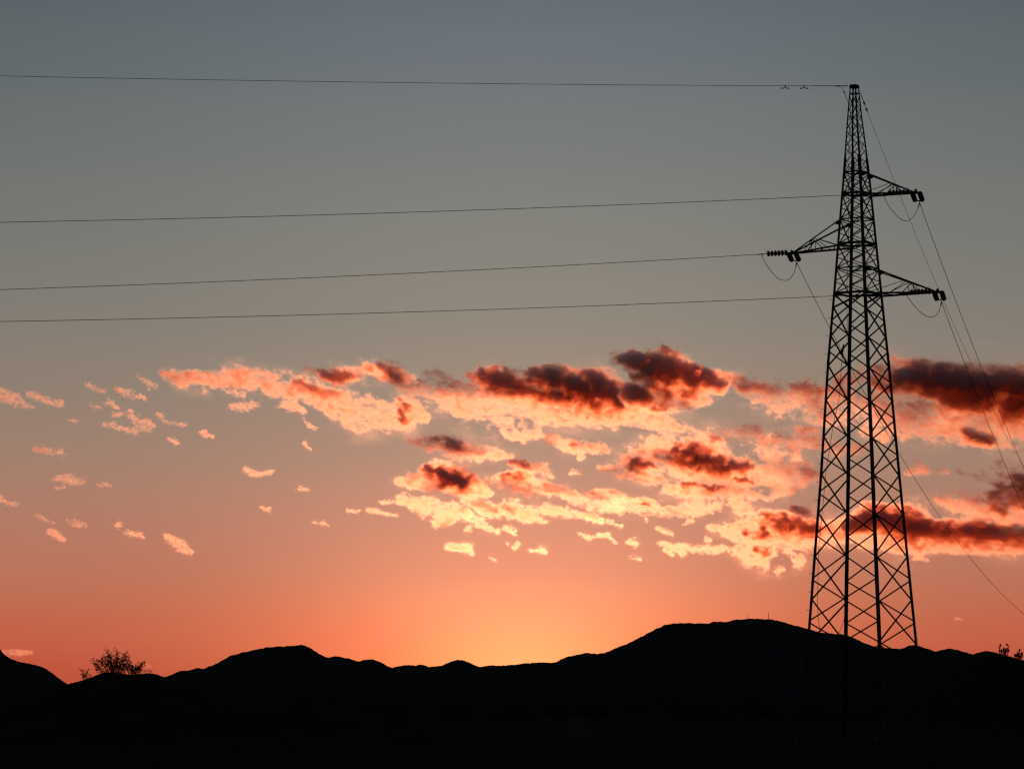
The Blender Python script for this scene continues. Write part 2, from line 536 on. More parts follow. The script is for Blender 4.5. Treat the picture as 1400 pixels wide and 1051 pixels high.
brks = [Z0 - .1] + [tz(y) for y in (880, 760, 648, 500, 402, 301, 236, 214)] + [tz(213.5)] + [tz(160), tz(127), ZTOP]
for k in ORDER:
    m = MB()
    n1, n2 = NEIGH[k]
    for za, zb in zip(brks[:-1], brks[1:]):
        pa, pb = corner(k, za), corner(k, zb)
        u = h3(DIRS[n1] - DIRS[k]); v = h3(DIRS[n2] - DIRS[k])
        m.angle(pa, pb, legsize(za + .01), u / np.linalg.norm(u), v / np.linalg.norm(v), t=.016, f2=legsize(zb - .01))
    # bolted splice plates where leg lengths join
    for y in (500, 648, 800):
        z = tz(y); c = corner(k, z); c2 = corner(k, z + .7)
        u = h3(DIRS[n1] - DIRS[k]); v = h3(DIRS[n2] - DIRS[k])
        off = -h3(DIRS[k]) * .006
        m.angle(c - off, c2 - off, legsize(z) * 1.02, u / np.linalg.norm(u), v / np.linalg.norm(v), t=.03)
    leg = m.build('leg', M_STEEL, tower)
    # lapped sleeve where the peak section is bolted on
    s_ = MB()
    za, zb = tz(245), tz(213 if k in 'B' else 217)
    o_ = h3(DIRS[k]) * .008
    u = h3(DIRS[n1] - DIRS[k]); v = h3(DIRS[n2] - DIRS[k])
    s_.angle(corner(k, za) + o_, corner(k, zb) + o_, .15, u / np.linalg.norm(u), v / np.linalg.norm(v), t=.035)
    s_.build('sleeve', M_STEEL, leg)
    ft = MB()
    c = corner(k, 0)
    ft.prism(np.array([c[0], c[1], -.4]), np.array([c[0], c[1], .16]), [(-.42, -.34), (-.34, -.42), (.34, -.42), (.42, -.34), (.42, .34), (.34, .42), (-.34, .42), (-.42, .34)],
             np.array([1., 0, 0]), np.array([0, 1., 0]), [(-.32, -.26), (-.26, -.32), (.26, -.32), (.32, -.26), (.32, .26), (.26, .32), (-.26, .32), (-.32, .26)])
    ft.build('footing', M_CONC, tower)

# zig-zag bracing: narrow faces and wide faces have staggered nodes
NARROW_LOW = [403, 420, 459.5, 500, 547, 597, 648.5, 701, 760, 819, 879, 941]
WIDE_LOW = [403, 440, 480, 524, 573, 623, 674, 731, 792, 850, 909, 960]
MIDP = [237, 266.5, 301, 335, 368, 403]
NARROW_UP = [131, 147, 167, 191, 215, 237]
WIDE_UP = [131, 156, 179, 203, 226, 237]


def faceframe(p, q_):
    d = h3(DIRS[q_] - DIRS[p]); d /= np.linalg.norm(d)
    n = h3(DIRS[p] + DIRS[q_]); n /= np.linalg.norm(n)
    return d, n


for p, q_ in (('L', 'A'), ('A', 'R'), ('R', 'B'), ('B', 'L')):
    narrow = {p, q_} in ({'L', 'A'}, {'R', 'B'})
    d, n = faceframe(p, q_)
    m = MB()
    def brace(k1, z1, k2, z2, f, inset, mm=None):
        a, c = corner(k1, z1), corner(k2, z2)
        e = (c - a) / np.linalg.norm(c - a)
        a = a + e * .03 - n * inset; c = c - e * .03 - n * inset
        side_ = np.cross(e, n)
        (mm or m).angle(a, c, f, side_, -n, t=max(.008, f * .12))
    lists = [(NARROW_LOW if narrow else WIDE_LOW, .112 if narrow else .064)]
    for ys, f in lists:
        for y1, y2 in zip(ys[:-1], ys[1:]):
            z1, z2 = tz(y1), tz(y2)
            for k1, k2, ins in ((p, q_, .02), (q_, p, .035 + f * .2)):
                one = MB(); brace(k1, z1, k2, z2, f, ins, one); one.build('brace', M_STEEL, tower)
    for y1, y2 in zip(MIDP[:-1], MIDP[1:]):
        z1, z2 = tz(y1), tz(y2)
        if narrow:
            brace(p, z1, q_, z2, .08, .02); brace(q_, z1, p, z2, .08, .05)
        else:
            zm = (z1 + z2) / 2
            for a_, c_ in ((z1, zm), (zm, z2)):
                brace(p, a_, q_, c_, .046, .02); brace(q_, a_, p, c_, .046, .04)
    for y1, y2 in zip((NARROW_UP if narrow else WIDE_UP)[:-1], (NARROW_UP if narrow else WIDE_UP)[1:]):
        z1, z2 = tz(y1), tz(y2)
        brace(p, z1, q_, z2, .036, .02); brace(q_, z1, p, z2, .036, .035)
    m.build('face_bracing', M_STEEL, tower)

# horizontal rings
for y, f in ((237, .08), (266.5, .12), (301, .07), (335, .12), (368, .07), (403, .12), (129, .05)):
    z = tz(y)
    m = MB()
    for p, q_ in (('L', 'A'), ('A', 'R'), ('R', 'B'), ('B', 'L')):
        d, n = faceframe(p, q_)
        a, c = corner(p, z) + n * .004, corner(q_, z) + n * .004
        m.angle(a + d * .02, c - d * .02, f, np.array([0, 0, 1.]), -n, t=.012)
    if f > .1:
        m.angle(corner('L', z) - [0, 0, .03], corner('R', z) - [0, 0, .03], .06, np.array([0, 0, -1.]), np.array([0, 1., 0]))
        m.angle(corner('A', z) - [0, 0, .11], corner('B', z) - [0, 0, .11], .06, np.array([0, 0, -1.]), np.array([1., 0, 0]))
    m.build('ring_frame', M_STEEL, tower)

# peak cap: closed box of plates at the very top
m = MB()
zc1, zc2 = tz(122), ZTOP + .03
for p, q_ in (('L', 'A'), ('A', 'R'), ('R', 'B'), ('B', 'L')):
    d, n = faceframe(p, q_)
    for za, zb in ((zc1 + .05, zc2),):
        P0, P1 = corner(p, za) + n * .008, corner(q_, za) + n * .008
        Q0, Q1 = corner(p, zb) + n * .008, corner(q_, zb) + n * .008
        vs = [P0, P1, Q1, Q0]
        m.add(vs + [w + n * .012 for w in vs], [(3, 2, 1, 0), (4, 5, 6, 7), (0, 1, 5, 4), (1, 2, 6, 5), (2, 3, 7, 6), (3, 0, 4, 7)])
top = [corner(k, zc2 + .004) for k in ORDER]
m.add(top + [w + np.array([0, 0, .02]) for w in top], [(3, 2, 1, 0), (4, 5, 6, 7), (0, 1, 5, 4), (1, 2, 6, 5), (2, 3, 7, 6), (3, 0, 4, 7)])
m.build('peak_cap', M_STEEL, tower)

# step bolts up the outer leg
z = 1.0; i = 0
while z < tz(408):
    c = corner('L', z)
    dr = h3(np.array([-.97, -.24])) if i % 2 == 0 else h3(np.array([.2, -.98]))
    m = MB(); m.tube([c + dr * -.02, c + dr * .15], .013, 6)
    m.tube([c + dr * .145, c + dr * .165], .018, 6)
    m.build('step_bolt', M_STEEL, tower)
    z += .5; i += 1

# ------------------------------------------------------------------ crossarms
NORM_R = h3(np.array([ca + sa, sa - ca])); NORM_R /= np.linalg.norm(NORM_R)   # right-hand arms swing towards the camera
NORM_L = -NORM_R


def arm(side_, y_up, y_low, tip_px, label=None):
    ks = ('B', 'R') if side_ == 'r' else ('L', 'A')
    nrm_ = NORM_R if side_ == 'r' else NORM_L
    zl_, zu_ = tz(y_low), tz(y_up)
    # tip: along the face normal from the tower axis, at the picture column of the photo
    ax = axis(zl_); best = None
    for s in np.linspace(1.5, 6.5, 2001):
        P = ax + nrm_ * s
        dd = P[1] * math.cos(PITCH) + (zl_ - CZ) * math.sin(PITCH)
        e = abs(700 + F * P[0] / dd - tip_px[0])
        if best is None or e < best[0]: best = (e, P)
    T = best[1]
    T = np.array([T[0], T[1], at(tip_px[0], tip_px[1], T[1])[2]])
    root = MB(); lows = []
    lat = np.cross(nrm_, [0, 0, 1.0])
    for k in ks:   # lower chords form the arm's own mesh with the tip plate
        c = corner(k, zl_)
        sg_ = 1 if (corner(k, zl_) - ax) @ lat > 0 else -1
        lows.append((c, T + lat * sg_ * .06 - nrm_ * .05, sg_))
    root.box(T + nrm_ * .02, .22, .10, .018, nrm_, lat, (0, 0, 1), bev=.04)
    root.box(T + nrm_ * .10 + np.array([0, 0, .0]), .09, .016, .13, nrm_, lat, (0, 0, 1), bev=.01)
    root.tube([T + nrm_ * .1, T + nrm_ * .16 + np.array([0, 0, .2])], .014, 6)
    a_o = root.build('crossarm', M_STEEL, tower)
    for c, e_, sg_ in lows:
        ch = MB(); ch.angle(c, e_, .10, -lat * sg_, np.array([0, 0, -1.]), t=.014); ch.build('lower_chord', M_STEEL, a_o)
    for k in ks:
        c = corner(k, zu_)
        sg_ = 1 if (c - ax) @ lat > 0 else -1
        ch = MB(); ch.angle(c + nrm_ * .03, T + lat * sg_ * .05 + np.array([0, 0, .03]), .075, -lat * sg_, np.array([0, 0, -1.]), t=.011)
        ch.build('upper_chord', M_STEEL, a_o)
    for k in ks:    # gusset plates at the roots of the upper chords
        c = corner(k, zu_); dirn = (T - c) / np.linalg.norm(T - c)
        down = np.array([0, 0, -1.])
        tri = [c - dirn * .1 + down * .02, c + dirn * .42, c + down * .3 + nrm_ * .02, c + down * .32 - nrm_ * .08]
        sg_ = 1 if (c - ax) @ lat > 0 else -1
        gs = MB(); gs.add([w + lat * sg_ * .012 for w in tri] + [w + lat * sg_ * .026 for w in tri],
               [(3, 2, 1, 0), (4, 5, 6, 7), (0, 1, 5, 4), (1, 2, 6, 5), (2, 3, 7, 6), (3, 0, 4, 7)])
        gs.build('gusset_plate', M_STEEL, a_o)
    br = MB()
    lo = {}; up = {}
    for k in ks:
        lo[k] = lambda t, k=k: corner(k, zl_) * (1 - t) + T * t
        up[k] = lambda t, k=k: corner(k, zu_) * (1 - t) + T * t
    for k in ks:
        sg_ = 1 if (corner(k, zl_) - ax) @ lat > 0 else -1
        v_ = -lat * sg_
        ins = v_ * .03
        for a_, c_, f in ((lo[k](.02), up[k](.55), .034), (lo[k](.34), up[k](.58), .04), (lo[k](.60), up[k](.60), .04), (up[k](.62), lo[k](.76), .04)):
            e = (c_ - a_) / np.linalg.norm(c_ - a_)
            br.angle(a_ + ins, c_ + ins, f, np.cross(e, lat), v_, t=.007)
            ins = ins + v_ * .006
    k1, k2 = ks
    for t1, t2 in ((.02, .3), (.3, .52), (.52, .7)):
        br.angle(lo[k1](t1) - [0, 0, .03], lo[k2](t2) - [0, 0, .03], .045, nrm_, np.array([0, 0, -1.]), t=.007)
    br.angle(up[k1](.6) - [0, 0, .02], up[k2](.6) - [0, 0, .02], .045, nrm_, np.array([0, 0, -1.]), t=.007)
    br.angle(lo[k1](.6) - [0, 0, .045], lo[k2](.6) - [0, 0, .045], .045, nrm_, np.array([0, 0, -1.]), t=.007)
    br.build('arm_bracing', M_STEEL, a_o)
    return T, nrm_, lat


ARMS = {
    'upper': arm('r', 237, 266.5, (1249.5, 262.5)),
    'left': arm('l', 301, 335, (1084.5, 345.2)),
    'lower': arm('r', 368, 403, (1279.5, 398.2)),
}

# ------------------------------------------------------------------ conductors, insulators, jumpers
PHI = math.radians(14.1)
D1 = np.array([math.sin(PHI), math.cos(PHI), 0.0])         # span that runs away
B2 = math.radians(18)
D2 = np.array([-math.cos(B2), -math.sin(B2), 0.0])         # span that comes past the camera on the left
FITAWAY = {'E': (-.248, 7.01e-4), 'upper': (-.2552, 6.69e-4), 'lower': (-.2553, 6.73e-4), 'left': (-.2297, 7.15e-4)}


def away_curve(P0, m_, c_, s0, s1, n=90):
    s = s0 + (s1 - s0) * np.linspace(0, 1, n) ** 1.3
    return [P0 + D1 * k + np.array([0, 0, m_ * k + c_ * k * k]) for k in s]


def left_slope(P0, y_edge, c_):
    # distance along D2 at which the wire crosses the picture's left edge (x = 0), found numerically
    lo_, hi_ = 0.0, 120.0
    for _ in range(60):
        s = (lo_ + hi_) / 2
        P = P0 + D2 * s
        zg = at(0, y_edge, P[1])[2]
        dd = P[1] * math.cos(PITCH) + (zg - CZ) * math.sin(PITCH)
        if 700 + F * P[0] / dd > 0: lo_ = s
        else: hi_ = s
    P = P0 + D2 * s
    zg = at(0, y_edge, P[1])[2]
    return (zg - P0[2] - c_ * s * s) / s


def left_curve(P0, m_, c_, s0, s1, n=70):
    s = np.linspace(s0, s1, n)
    return [P0 + D2 * k + np.array([0, 0, m_ * k + c_ * k * k]) for k in s]


DISC_PROF = [(0, .03), (.03, .052), (.048, .06), (.052, .11), (.07, .146), (.10, .156), (.15, .152), (.157, .06), (.18, .024), (.206, .022)]
AWAY_D = .168
NDISC = 6
PITCH_D = .208


def disc(parent, p, d, k=1.0):
    m_ = MB(); m_.lathe(p, d, [(h * k, r * (.93 if k < 1 else 1)) for h, r in DISC_PROF], 16)
    return m_.build('insulator_disc', M_DISC, parent, smooth=True, origin=None)


def horn(parent, p, d, flip):
    up_ = np.array([0, 0, 1.])
    pts = [p, p + up_ * .09 + d * .02 * flip, p + up_ * .19 + d * .07 * flip, p + up_ * .25 + d * .17 * flip, p + up_ * .255 + d * .25 * flip]
    m_ = MB(); m_.tube(pts, .009, 5); m_.build('arcing_horn', M_FIT, parent)


EDGE_Y = {'upper': 304.0, 'left': 396.0, 'lower': 439.5}
WORDS = {'upper': 'upper right-pointing crossarm', 'left': 'only left-pointing crossarm', 'lower': 'lower right-pointing crossarm'}
LOOP_PX = {
    'upper': [(1208.7, 269), (1214, 281.6), (1222.8, 292.8), (1231.4, 300.5), (1239, 302.6), (1246, 298.8), (1252, 289.4), (1255.8, 278)],
    'left': [(1041.5, 348.6), (1044.6, 357), (1053, 369.5), (1062.4, 380), (1071.8, 384.2), (1080.2, 383), (1087.5, 374.7), (1091.7, 363)],
    'lower': [(1239.2, 402.4), (1246, 412.8), (1255, 423.7), (1265, 431.8), (1272.2, 434), (1278.5, 431.8), (1283.5, 424.5), (1285.8, 412.8)],
}


def smooth_curve(pts, n=6):
    pts = [np.asarray(p, float) for p in pts]
    out = []
    for i in range(len(pts) - 1):
        p0, p1, p2, p3 = pts[max(i - 1, 0)], pts[i], pts[i + 1], pts[min(i + 2, len(pts) - 1)]
        for k in range(n):
            t = k / n
            out.append(.5 * (2 * p1 + (p2 - p0) * t + (2 * p0 - 5 * p1 + 4 * p2 - p3) * t * t + (3 * p1 - p0 - 3 * p2 + p3) * t ** 3))
    out.append(pts[-1])
    return out


for key, (T, nrm_, lat) in ARMS.items():
    # --- span to the left: single tension string
    c_ = 1 / (2 * 1600.0)
    PL = T + D2 * .12 + nrm_ * .03
    m_ = left_slope(PL, EDGE_Y[key], c_)
    dl = D2 + np.array([0, 0, m_]); dl /= np.linalg.norm(dl)
    st = empty('insulator_string', PL, f'single string of six dark discs pulled to the left from the {WORDS[key]}', 'insulator', 'insulator strings on the pylon')
    rod = MB()
    rod.tube([PL, PL + dl * .2], .016, 6); rod.build('link_rod', M_FIT, st)
    rod = MB(); rod.tube([PL + dl * (.18 + NDISC * PITCH_D), PL + dl * (.34 + NDISC * PITCH_D)], .018, 6)
    rod.build('link_rod', M_FIT, st)
    for i in range(NDISC): disc(st, PL + dl * (.19 + i * PITCH_D), dl)
    horn(st, PL + dl * .16, dl, 1); horn(st, PL + dl * (.24 + NDISC * PITCH_D), dl, -1)
    e1 = .32 + NDISC * PITCH_D
    w = MB()
    w.tube(left_curve(PL, m_, c_, e1, 150.0), .0165, 5)
    wl = w.build('power_line', M_WIRE, None, origin=PL + dl * e1)
    tag(wl, {'upper': 'power line running left from the upper right-pointing crossarm', 'left': 'power line running left from the only left-pointing crossarm',
             'lower': 'lowest of the power lines crossing the sky to the left edge'}[key], 'power line', 'overhead wires')
    cl = MB(); cl.tube([PL + dl * e1, PL + dl * (e1 + .05), PL + dl * (e1 + .42), PL + dl * (e1 + .5)], [.02, .032, .03, .018], 8)
    cl.build('dead_end_clamp', M_FIT, wl)
    JL = PL + dl * (e1 + .18)
    # --- span away: double tension string with yoke plates
    ms, cs = FITAWAY[key]
    PA = T + nrm_ * .1
    da = D1 + np.array([0, 0, ms]); da /= np.linalg.norm(da)
    la = np.cross(da, [0, 0, 1.]); la /= np.linalg.norm(la)
    ua = np.cross(la, da)
    st2 = empty('insulator_string', PA, f'pair of side by side dark disc strings hanging away from the {WORDS[key]}', 'insulator', 'insulator strings on the pylon')
    yk = MB(); yk.tube([PA, PA + da * .16], .02, 6)
    yk.box(PA + da * .17, .25, .06, .012, la, da, ua, bev=.03); yk.build('yoke_plate', M_FIT, st2)
    e2 = .24 + NDISC * AWAY_D
    yk = MB(); yk.box(PA + da * (e2 + .06), .25, .06, .012, la, da, ua, bev=.03)
    yk.tube([PA + da * (e2 + .08), PA + da * (e2 + .3)], .02, 6); yk.build('yoke_plate', M_FIT, st2)
    for sg_ in (-1, 1):
        q0 = PA + la * sg_ * .2
        rod = MB(); rod.tube([q0 + da * .16, q0 + da * (.19 + .03)], .016, 6); rod.build('link_rod', M_FIT, st2)
        rod = MB(); rod.tube([q0 + da * (.2 + NDISC * AWAY_D), q0 + da * (e2 + .04)], .016, 6)
        rod.build('link_rod', M_FIT, st2)
        for i in range(NDISC): disc(st2, q0 + da * (.2 + i * AWAY_D), da, .82)
    s0 = (e2 + .28) / math.sqrt(1 + ms * ms)
    w = MB()
    cur = away_curve(PA, ms, cs, s0, 360.0)
    w.tube(cur, .0165, 5)
    wa = w.build('power_line', M_WIRE, None, origin=cur[0])
    tag(wa, {'upper': 'power line falling away to the lower right from the upper right-pointing crossarm',
             'lower': 'power line falling away to the lower right from the lower right-pointing crossarm',
             'left': 'power line passing behind the pylon and curving down to the right edge'}[key], 'power line', 'overhead wires')
    cl = MB(); d_ = (cur[2] - cur[0]) / np.linalg.norm(cur[2] - cur[0])
    cl.tube([cur[0], cur[0] + d_ * .05, cur[0] + d_ * .42, cur[0] + d_ * .5], [.02, .032, .03, .018], 8)
    cl.build('dead_end_clamp', M_FIT, wa)
    # --- jumper loop joining the two spans under the arm
    JA = cur[0] + d_ * .12
    px = LOOP_PX[key]
    n_ = len(px)
    pts = []
    for i, (x, y) in enumerate(px):
        t = i / (n_ - 1)
        pts.append(at(x, y, JL[1] * (1 - t) + JA[1] * t))
    d0, d1 = JL - pts[0], JA - pts[-1]
    for i in range(n_):
        t = i / (n_ - 1)
        pts[i] = pts[i] + d0 * (1 - t) ** 3 + d1 * t ** 3
    jl = MB(); jl.tube(smooth_curve(pts, 6), .0165, 6)
    j = jl.build('jumper_loop', M_WIRE, None, origin=JL)
    tag(j, f'sagging wire loop hanging under the {WORDS[key]}', 'jumper loop', 'jumper loops under the crossarms')
    cp = MB(); v_ = pts[-1] - smooth_curve(pts, 6)[-4]; v_ /= np.linalg.norm(v_)
    cp.tube([JA - v_ * .3, JA - v_ * .05], .028, 8); cp.build('jumper_clamp', M_FIT, j)
    cp = MB(); v_ = smooth_curve(pts, 6)[3] - pts[0]; v_ /= np.linalg.norm(v_)
    cp.tube([JL + v_ * .02, JL + v_ * .2], .026, 8); cp.build('jumper_clamp', M_FIT, j)

# earth wire to the left
PE = corner('L', tz(118.5)) + np.array([-.05, 0, .02])
c_ = 1 / (2 * 2600.0)
m_ = left_slope(PE, 104.0, c_)
w = MB(); w.tube(left_curve(PE, m_, c_, 0.0, 150.0), .0135, 5)
ew = w.build('earth_wire', M_WIRE, None, origin=PE)
tag(ew, 'topmost thin wire crossing the sky from the pylon peak to the left edge', 'earth wire', 'overhead wires')
dl = D2 + np.array([0, 0, m_]); dl /= np.linalg.norm(dl)
gp = MB(); gp.tube([PE + dl * .05, PE + dl * .1, PE + dl * .42, PE + dl * .45], [.016, .028, .028, .016], 8)
gp.tube([PE + dl * .48, PE + dl * .52, PE + dl * .78, PE + dl * .95], [.016, .034, .03, .016], 8)
gp.build('dead_end_grip', M_FIT, ew)
ar = MB(); ar.tube([PE + dl * .9, PE + dl * 2.2], [.02, .019], 6); ar.build('armour_rods', M_FIT, ew)

# vibration dampers hung on the earth wire
def wire_point_at_px(x):
    best = None
    for s in np.linspace(0, 12, 4001):
        P = PE + D2 * s + np.array([0, 0, m_ * s + c_ * s * s])
        dd = P[1] * math.cos(PITCH) + (P[2] - CZ) * math.sin(PITCH)
        e = abs(700 + F * P[0] / dd - x)
        if best is None or e < best[0]: best = (e, P)
    return best[1]


def damper(x, label):
    P = wire_point_at_px(x)
    r = empty('vibration_damper', P, label, 'vibration damper', 'vibration dampers on the earth wire')
    m_1 = MB(); m_1.box(P + np.array([0, 0, -.05]), .035, .022, .075, dl, np.cross(dl, [0, 0, 1.]), (0, 0, 1), bev=.01); m_1.build('clamp', M_FIT, r)
    q0 = P + np.array([0, 0, -.125])
    m_2 = MB(); m_2.tube([q0 - dl * .2 - [0, 0, .012], q0 - dl * .1, q0, q0 + dl * .1, q0 + dl * .2 - [0, 0, .012]], .009, 5); m_2.build('messenger_cable', M_FIT, r)
    for s in (-1, 1):
        k = MB(); k.lathe(q0 + dl * s * .1 - np.array([0, 0, .008]), dl * s - np.array([0, 0, .05]), [(0, .022), (.03, .034), (.12, .036), (.15, .026)], 8)
        k.build('weight', M_FIT, r)


damper(1073.5, 'small T-shaped damper on the topmost wire, farther from the pylon')
damper(1099.3, 'small T-shaped damper on the topmost wire, nearer the pylon peak')

# earth wire that falls away on the other side
PR = corner('R', tz(126)) + np.array([.03, 0, 0])
ms, cs = FITAWAY['E']
cur = away_curve(PR, ms, cs, 0, 360.0)
w = MB(); w.tube(cur, .011, 5)
er = w.build('earth_wire', M_WIRE, None, origin=PR)
tag(er, 'thin wire dropping steeply to the lower right from the pylon peak', 'earth wire', 'overhead wires')
d_ = D1 + np.array([0, 0, ms]); d_ /= np.linalg.norm(d_)
for s in (1.3, 2.25):
    k = MB(); k.tube([PR + d_ * s, PR + d_ * (s + .08), PR + d_ * (s + .4), PR + d_ * (s + .5)], [.014, .05, .045, .014], 8)
    k.build('vibration_weight', M_FIT, er)
k = MB(); k.tube([PR, PR + d_ * 1.1], .022, 6); k.build('dead_end_grip', M_FIT, er)

# earth-wire downlead beside the peak
pl = [PE + dl * .9, at(1149.5, 119.6, TY - .3), at(1152.2, 122.8, TY - .3), at(1154.5, 127, TY - .3), at(1157, 133, TY - .25), at(1161, 146, TY - .2)]
w = MB(); w.tube(smooth_curve(pl, 6), .011, 5)
jd = w.build('earth_downlead', M_WIRE, None, origin=pl[0])
tag(jd, 'short curved wire drooping from the left of the pylon peak', 'earth wire', 'overhead wires')
k = MB(); k.tube([at(1153.3, 124.8, TY - .3), at(1155.3, 128.3, TY - .3)], .034, 8); k.build('joint_clamp', M_FIT, jd)
k = MB(); k.tube(smooth_curve([at(1155, 128, TY - .3), at(1156, 132, TY - .3), at(1157.2, 136.5, TY - .3), at(1160, 138.5, TY - .2)], 5), .009, 5); k.build('bonding_tail', M_WIRE, jd)

# fibre cable run down the inside of the narrow rear face, with its closure
def on_face(x, y, inset=.12):
    r = ray(x, y)
    n = faceframe('L', 'A')[1]
    z0 = tz(y)
    for _ in range(6):
        c = corner('L', z0) - n * inset
        t = ((c - np.array([0, 0, CZ])) @ n) / (r @ n)
        z0 = CZ + r[2] * t
    return np.array([0, 0, CZ]) + r * t


top_path = [(1163.3, 150), (1161, 190), (1160.4, 240), (1160, 300), (1159.3, 350), (1157.8, 400), (1158.8, 451), (1159.4, 494), (1156.5, 497), (1153.5, 490), (1152, 482)]
w = MB(); w.tube(smooth_curve([on_face(*p) for p in top_path], 4), .012, 5)
tag(w.build('fibre_cable', M_CABLE, None, origin=on_face(*top_path[0])), 'thin cable clipped down inside the pylon from the peak to the small dark closure', 'cable', 'cables inside the pylon')
cl_pts = [on_face(1153.6, 470.5, .16), on_face(1152.6, 475, .16), on_face(1151.4, 480, .16), on_face(1150, 484.5, .16)]
cb = empty('splice_closure', cl_pts[2], 'small dark closure clamped to a brace inside the lattice', 'splice closure')
k = MB(); k.tube([cl_pts[0], cl_pts[1], cl_pts[1] * .5 + cl_pts[2] * .5, cl_pts[2], cl_pts[3]], [.035, .045, .075, .085, .07], 10); k.build('closure_body', M_CABLE, cb, smooth=True)
k = MB(); k.box(on_face(1149.6, 481.5, .1), .13, .02, .05, (ray(1149.6, 481.5) * 0 + [.85, 0, .5]), (0, 1, 0), (-.5, 0, .85), bev=.01); k.build('bracket', M_FIT, cb)
low_path = [(1151, 484), (1151, 492), (1149.6, 514), (1148, 538), (1145, 554), (1139, 582), (1134, 616), (1130, 639), (1127, 670), (1123.6, 706), (1120, 742), (1118.6, 770),
            (1118, 810), (1117.4, 823), (1119.4, 849), (1122, 862), (1127, 874), (1134, 879), (1141, 875), (1147, 865.5), (1152, 852), (1155, 844)]
w = MB(); w.tube(smooth_curve([on_face(*p) for p in low_path], 4), .014, 5)
tag(w.build('fibre_cable', M_CABLE, None, origin=on_face(*low_path[0])), 'thin cable wandering down the lattice from the small dark closure to a slack loop', 'cable', 'cables inside the pylon')

# ------------------------------------------------------------------ aerial masts on the big hill
def hill_mast(x, y_top, y_base, label, arms_):
    B = at(x, y_base + 1.5, 7000.0); T = at(x, y_top, 7000.0)
    r = empty('aerial_mast', B, label, 'mast', 'masts on the hilltop')
    H = T[2] - B[2]
    k = MB()
    for a in range(3):
        g_ = a * 2.094
        o_ = np.array([math.cos(g_), math.sin(g_), 0])
        k.tube([B + o_ * .8, B + o_ * .4 + [0, 0, H * .8]], .2, 5)
    for i in range(8):
        z1 = H * .1 * i
        for a in range(3):
            f1 = .7 - .4 * z1 / (H * .8); f2 = .7 - .4 * min(1, (z1 + H * .1) / (H * .8))
            k.tube([B + np.array([math.cos(a * 2.094) * f1, math.sin(a * 2.094) * f1, z1]),
                    B + np.array([math.cos((a + 1) * 2.094) * f2, math.sin((a + 1) * 2.094) * f2, z1 + H * .1])], .06, 4)
    k.build('lattice_mast', M_STEEL, r)
    k = MB(); k.tube([B + [0, 0, H * .75], T], .3, 5); k.build('antenna', M_STEEL, r)
    if arms_:
        k = MB(); k.lathe(B + np.array([0, 0, H * .62]), [0, 0, 1], [(0, .9), (.3, 1.0), (1.2, 1.0), (1.5, .8)], 8); k.build('platform', M_STEEL, r)
        hut = MB(); hut.box(B + np.array([4, 2, .9]), 2.2, 1.8, 1.6); hut.build('hut', M_CONC, r)


hill_mast(1050.5, 836.5, 846.3, 'tall thin aerial mast on the crest of the big hill', True)
hill_mast(1021.3, 840.5, 845.8, 'short faint aerial mast on the same crest, left of the tall one', False)


# ------------------------------------------------------------------ bush and weeds on the banks
def leafquad(vs, fs, c, s_):
    u = rng.normal(size=3); u[2] = abs(u[2]) + .3; u /= np.linalg.norm(u)
    v = np.cross(u, rng.normal(size=3)); v /= np.linalg.norm(v)
    n = np.cross(u, v) * s_ * .15
    b0 = len(vs)
    vs += [tuple(c - u * s_), tuple(c - v * s_ * .5 + n), tuple(c + u * s_), tuple(c + v * s_ * .5 + n)]
    fs += [(b0, b0 + 1, b0 + 2), (b0, b0 + 2, b0 + 3)]


def bush(name, label, cat, base_px, Y, tips, leaf, nleaf, spread, dy=.6, trunk_r=.02, group=None):
    base = at(base_px[0], base_px[1], Y)
    base[2] -= .15
    r = empty(name, base, label, cat, group)
    st = MB(); vs = []; fs = []
    for (x, y, dens) in tips:
        tip = at(x, y, Y + random.uniform(-dy, dy))
        root = at(base_px[0] + (x - base_px[0]) * .35, base_px[1] + 4, Y + random.uniform(-.2, .2))
        mid_ = root * .5 + tip * .5 + np.array([(x - base_px[0]) * .0016 * random.uniform(-1, 2), random.uniform(-.1, .1), random.uniform(.02, .1)])
        cur_ = smooth_curve([root, mid_, tip], 7)
        st.tube(cur_, list(np.linspace(trunk_r, trunk_r * .25, len(cur_))), 5)
        for i in range(int(nleaf * dens)):
            t = random.random() ** .6
            k = min(int(t * (len(cur_) - 1)), len(cur_) - 2)
            c = cur_[k] + rng.normal(size=3) * spread * (1.1 - .6 * t)
            leafquad(vs, fs, c, leaf * random.uniform(.6, 1.25))
        for i in range(3):   # side twigs with a tuft each
            k = random.randint(4, len(cur_) - 3)
            e = cur_[k] + np.array([random.uniform(-.22, .22), random.uniform(-.2, .2), random.uniform(.05, .2)]) * (spread / .08)
            st.tube([cur_[k], (cur_[k] + e) / 2 + [0, 0, .01], e], [trunk_r * .4, trunk_r * .3, trunk_r * .2], 4)
            for q_ in range(int(7 * dens) + 1): leafquad(vs, fs, e + rng.normal(size=3) * spread * .45, leaf * random.uniform(.6, 1.2))
    st.build('stems', M_BARK, r)
    o_ = np.array(base)
    me_ = bpy.data.meshes.new('foliage')
    me_.from_pydata([tuple(float(a) - float(b_) for a, b_ in zip(p, o_)) for p in vs], [], fs)
    me_.materials.append(M_LEAF)
    ob = bpy.data.objects.new('foliage', me_); COL.objects.link(ob); ob.parent = r
    return r


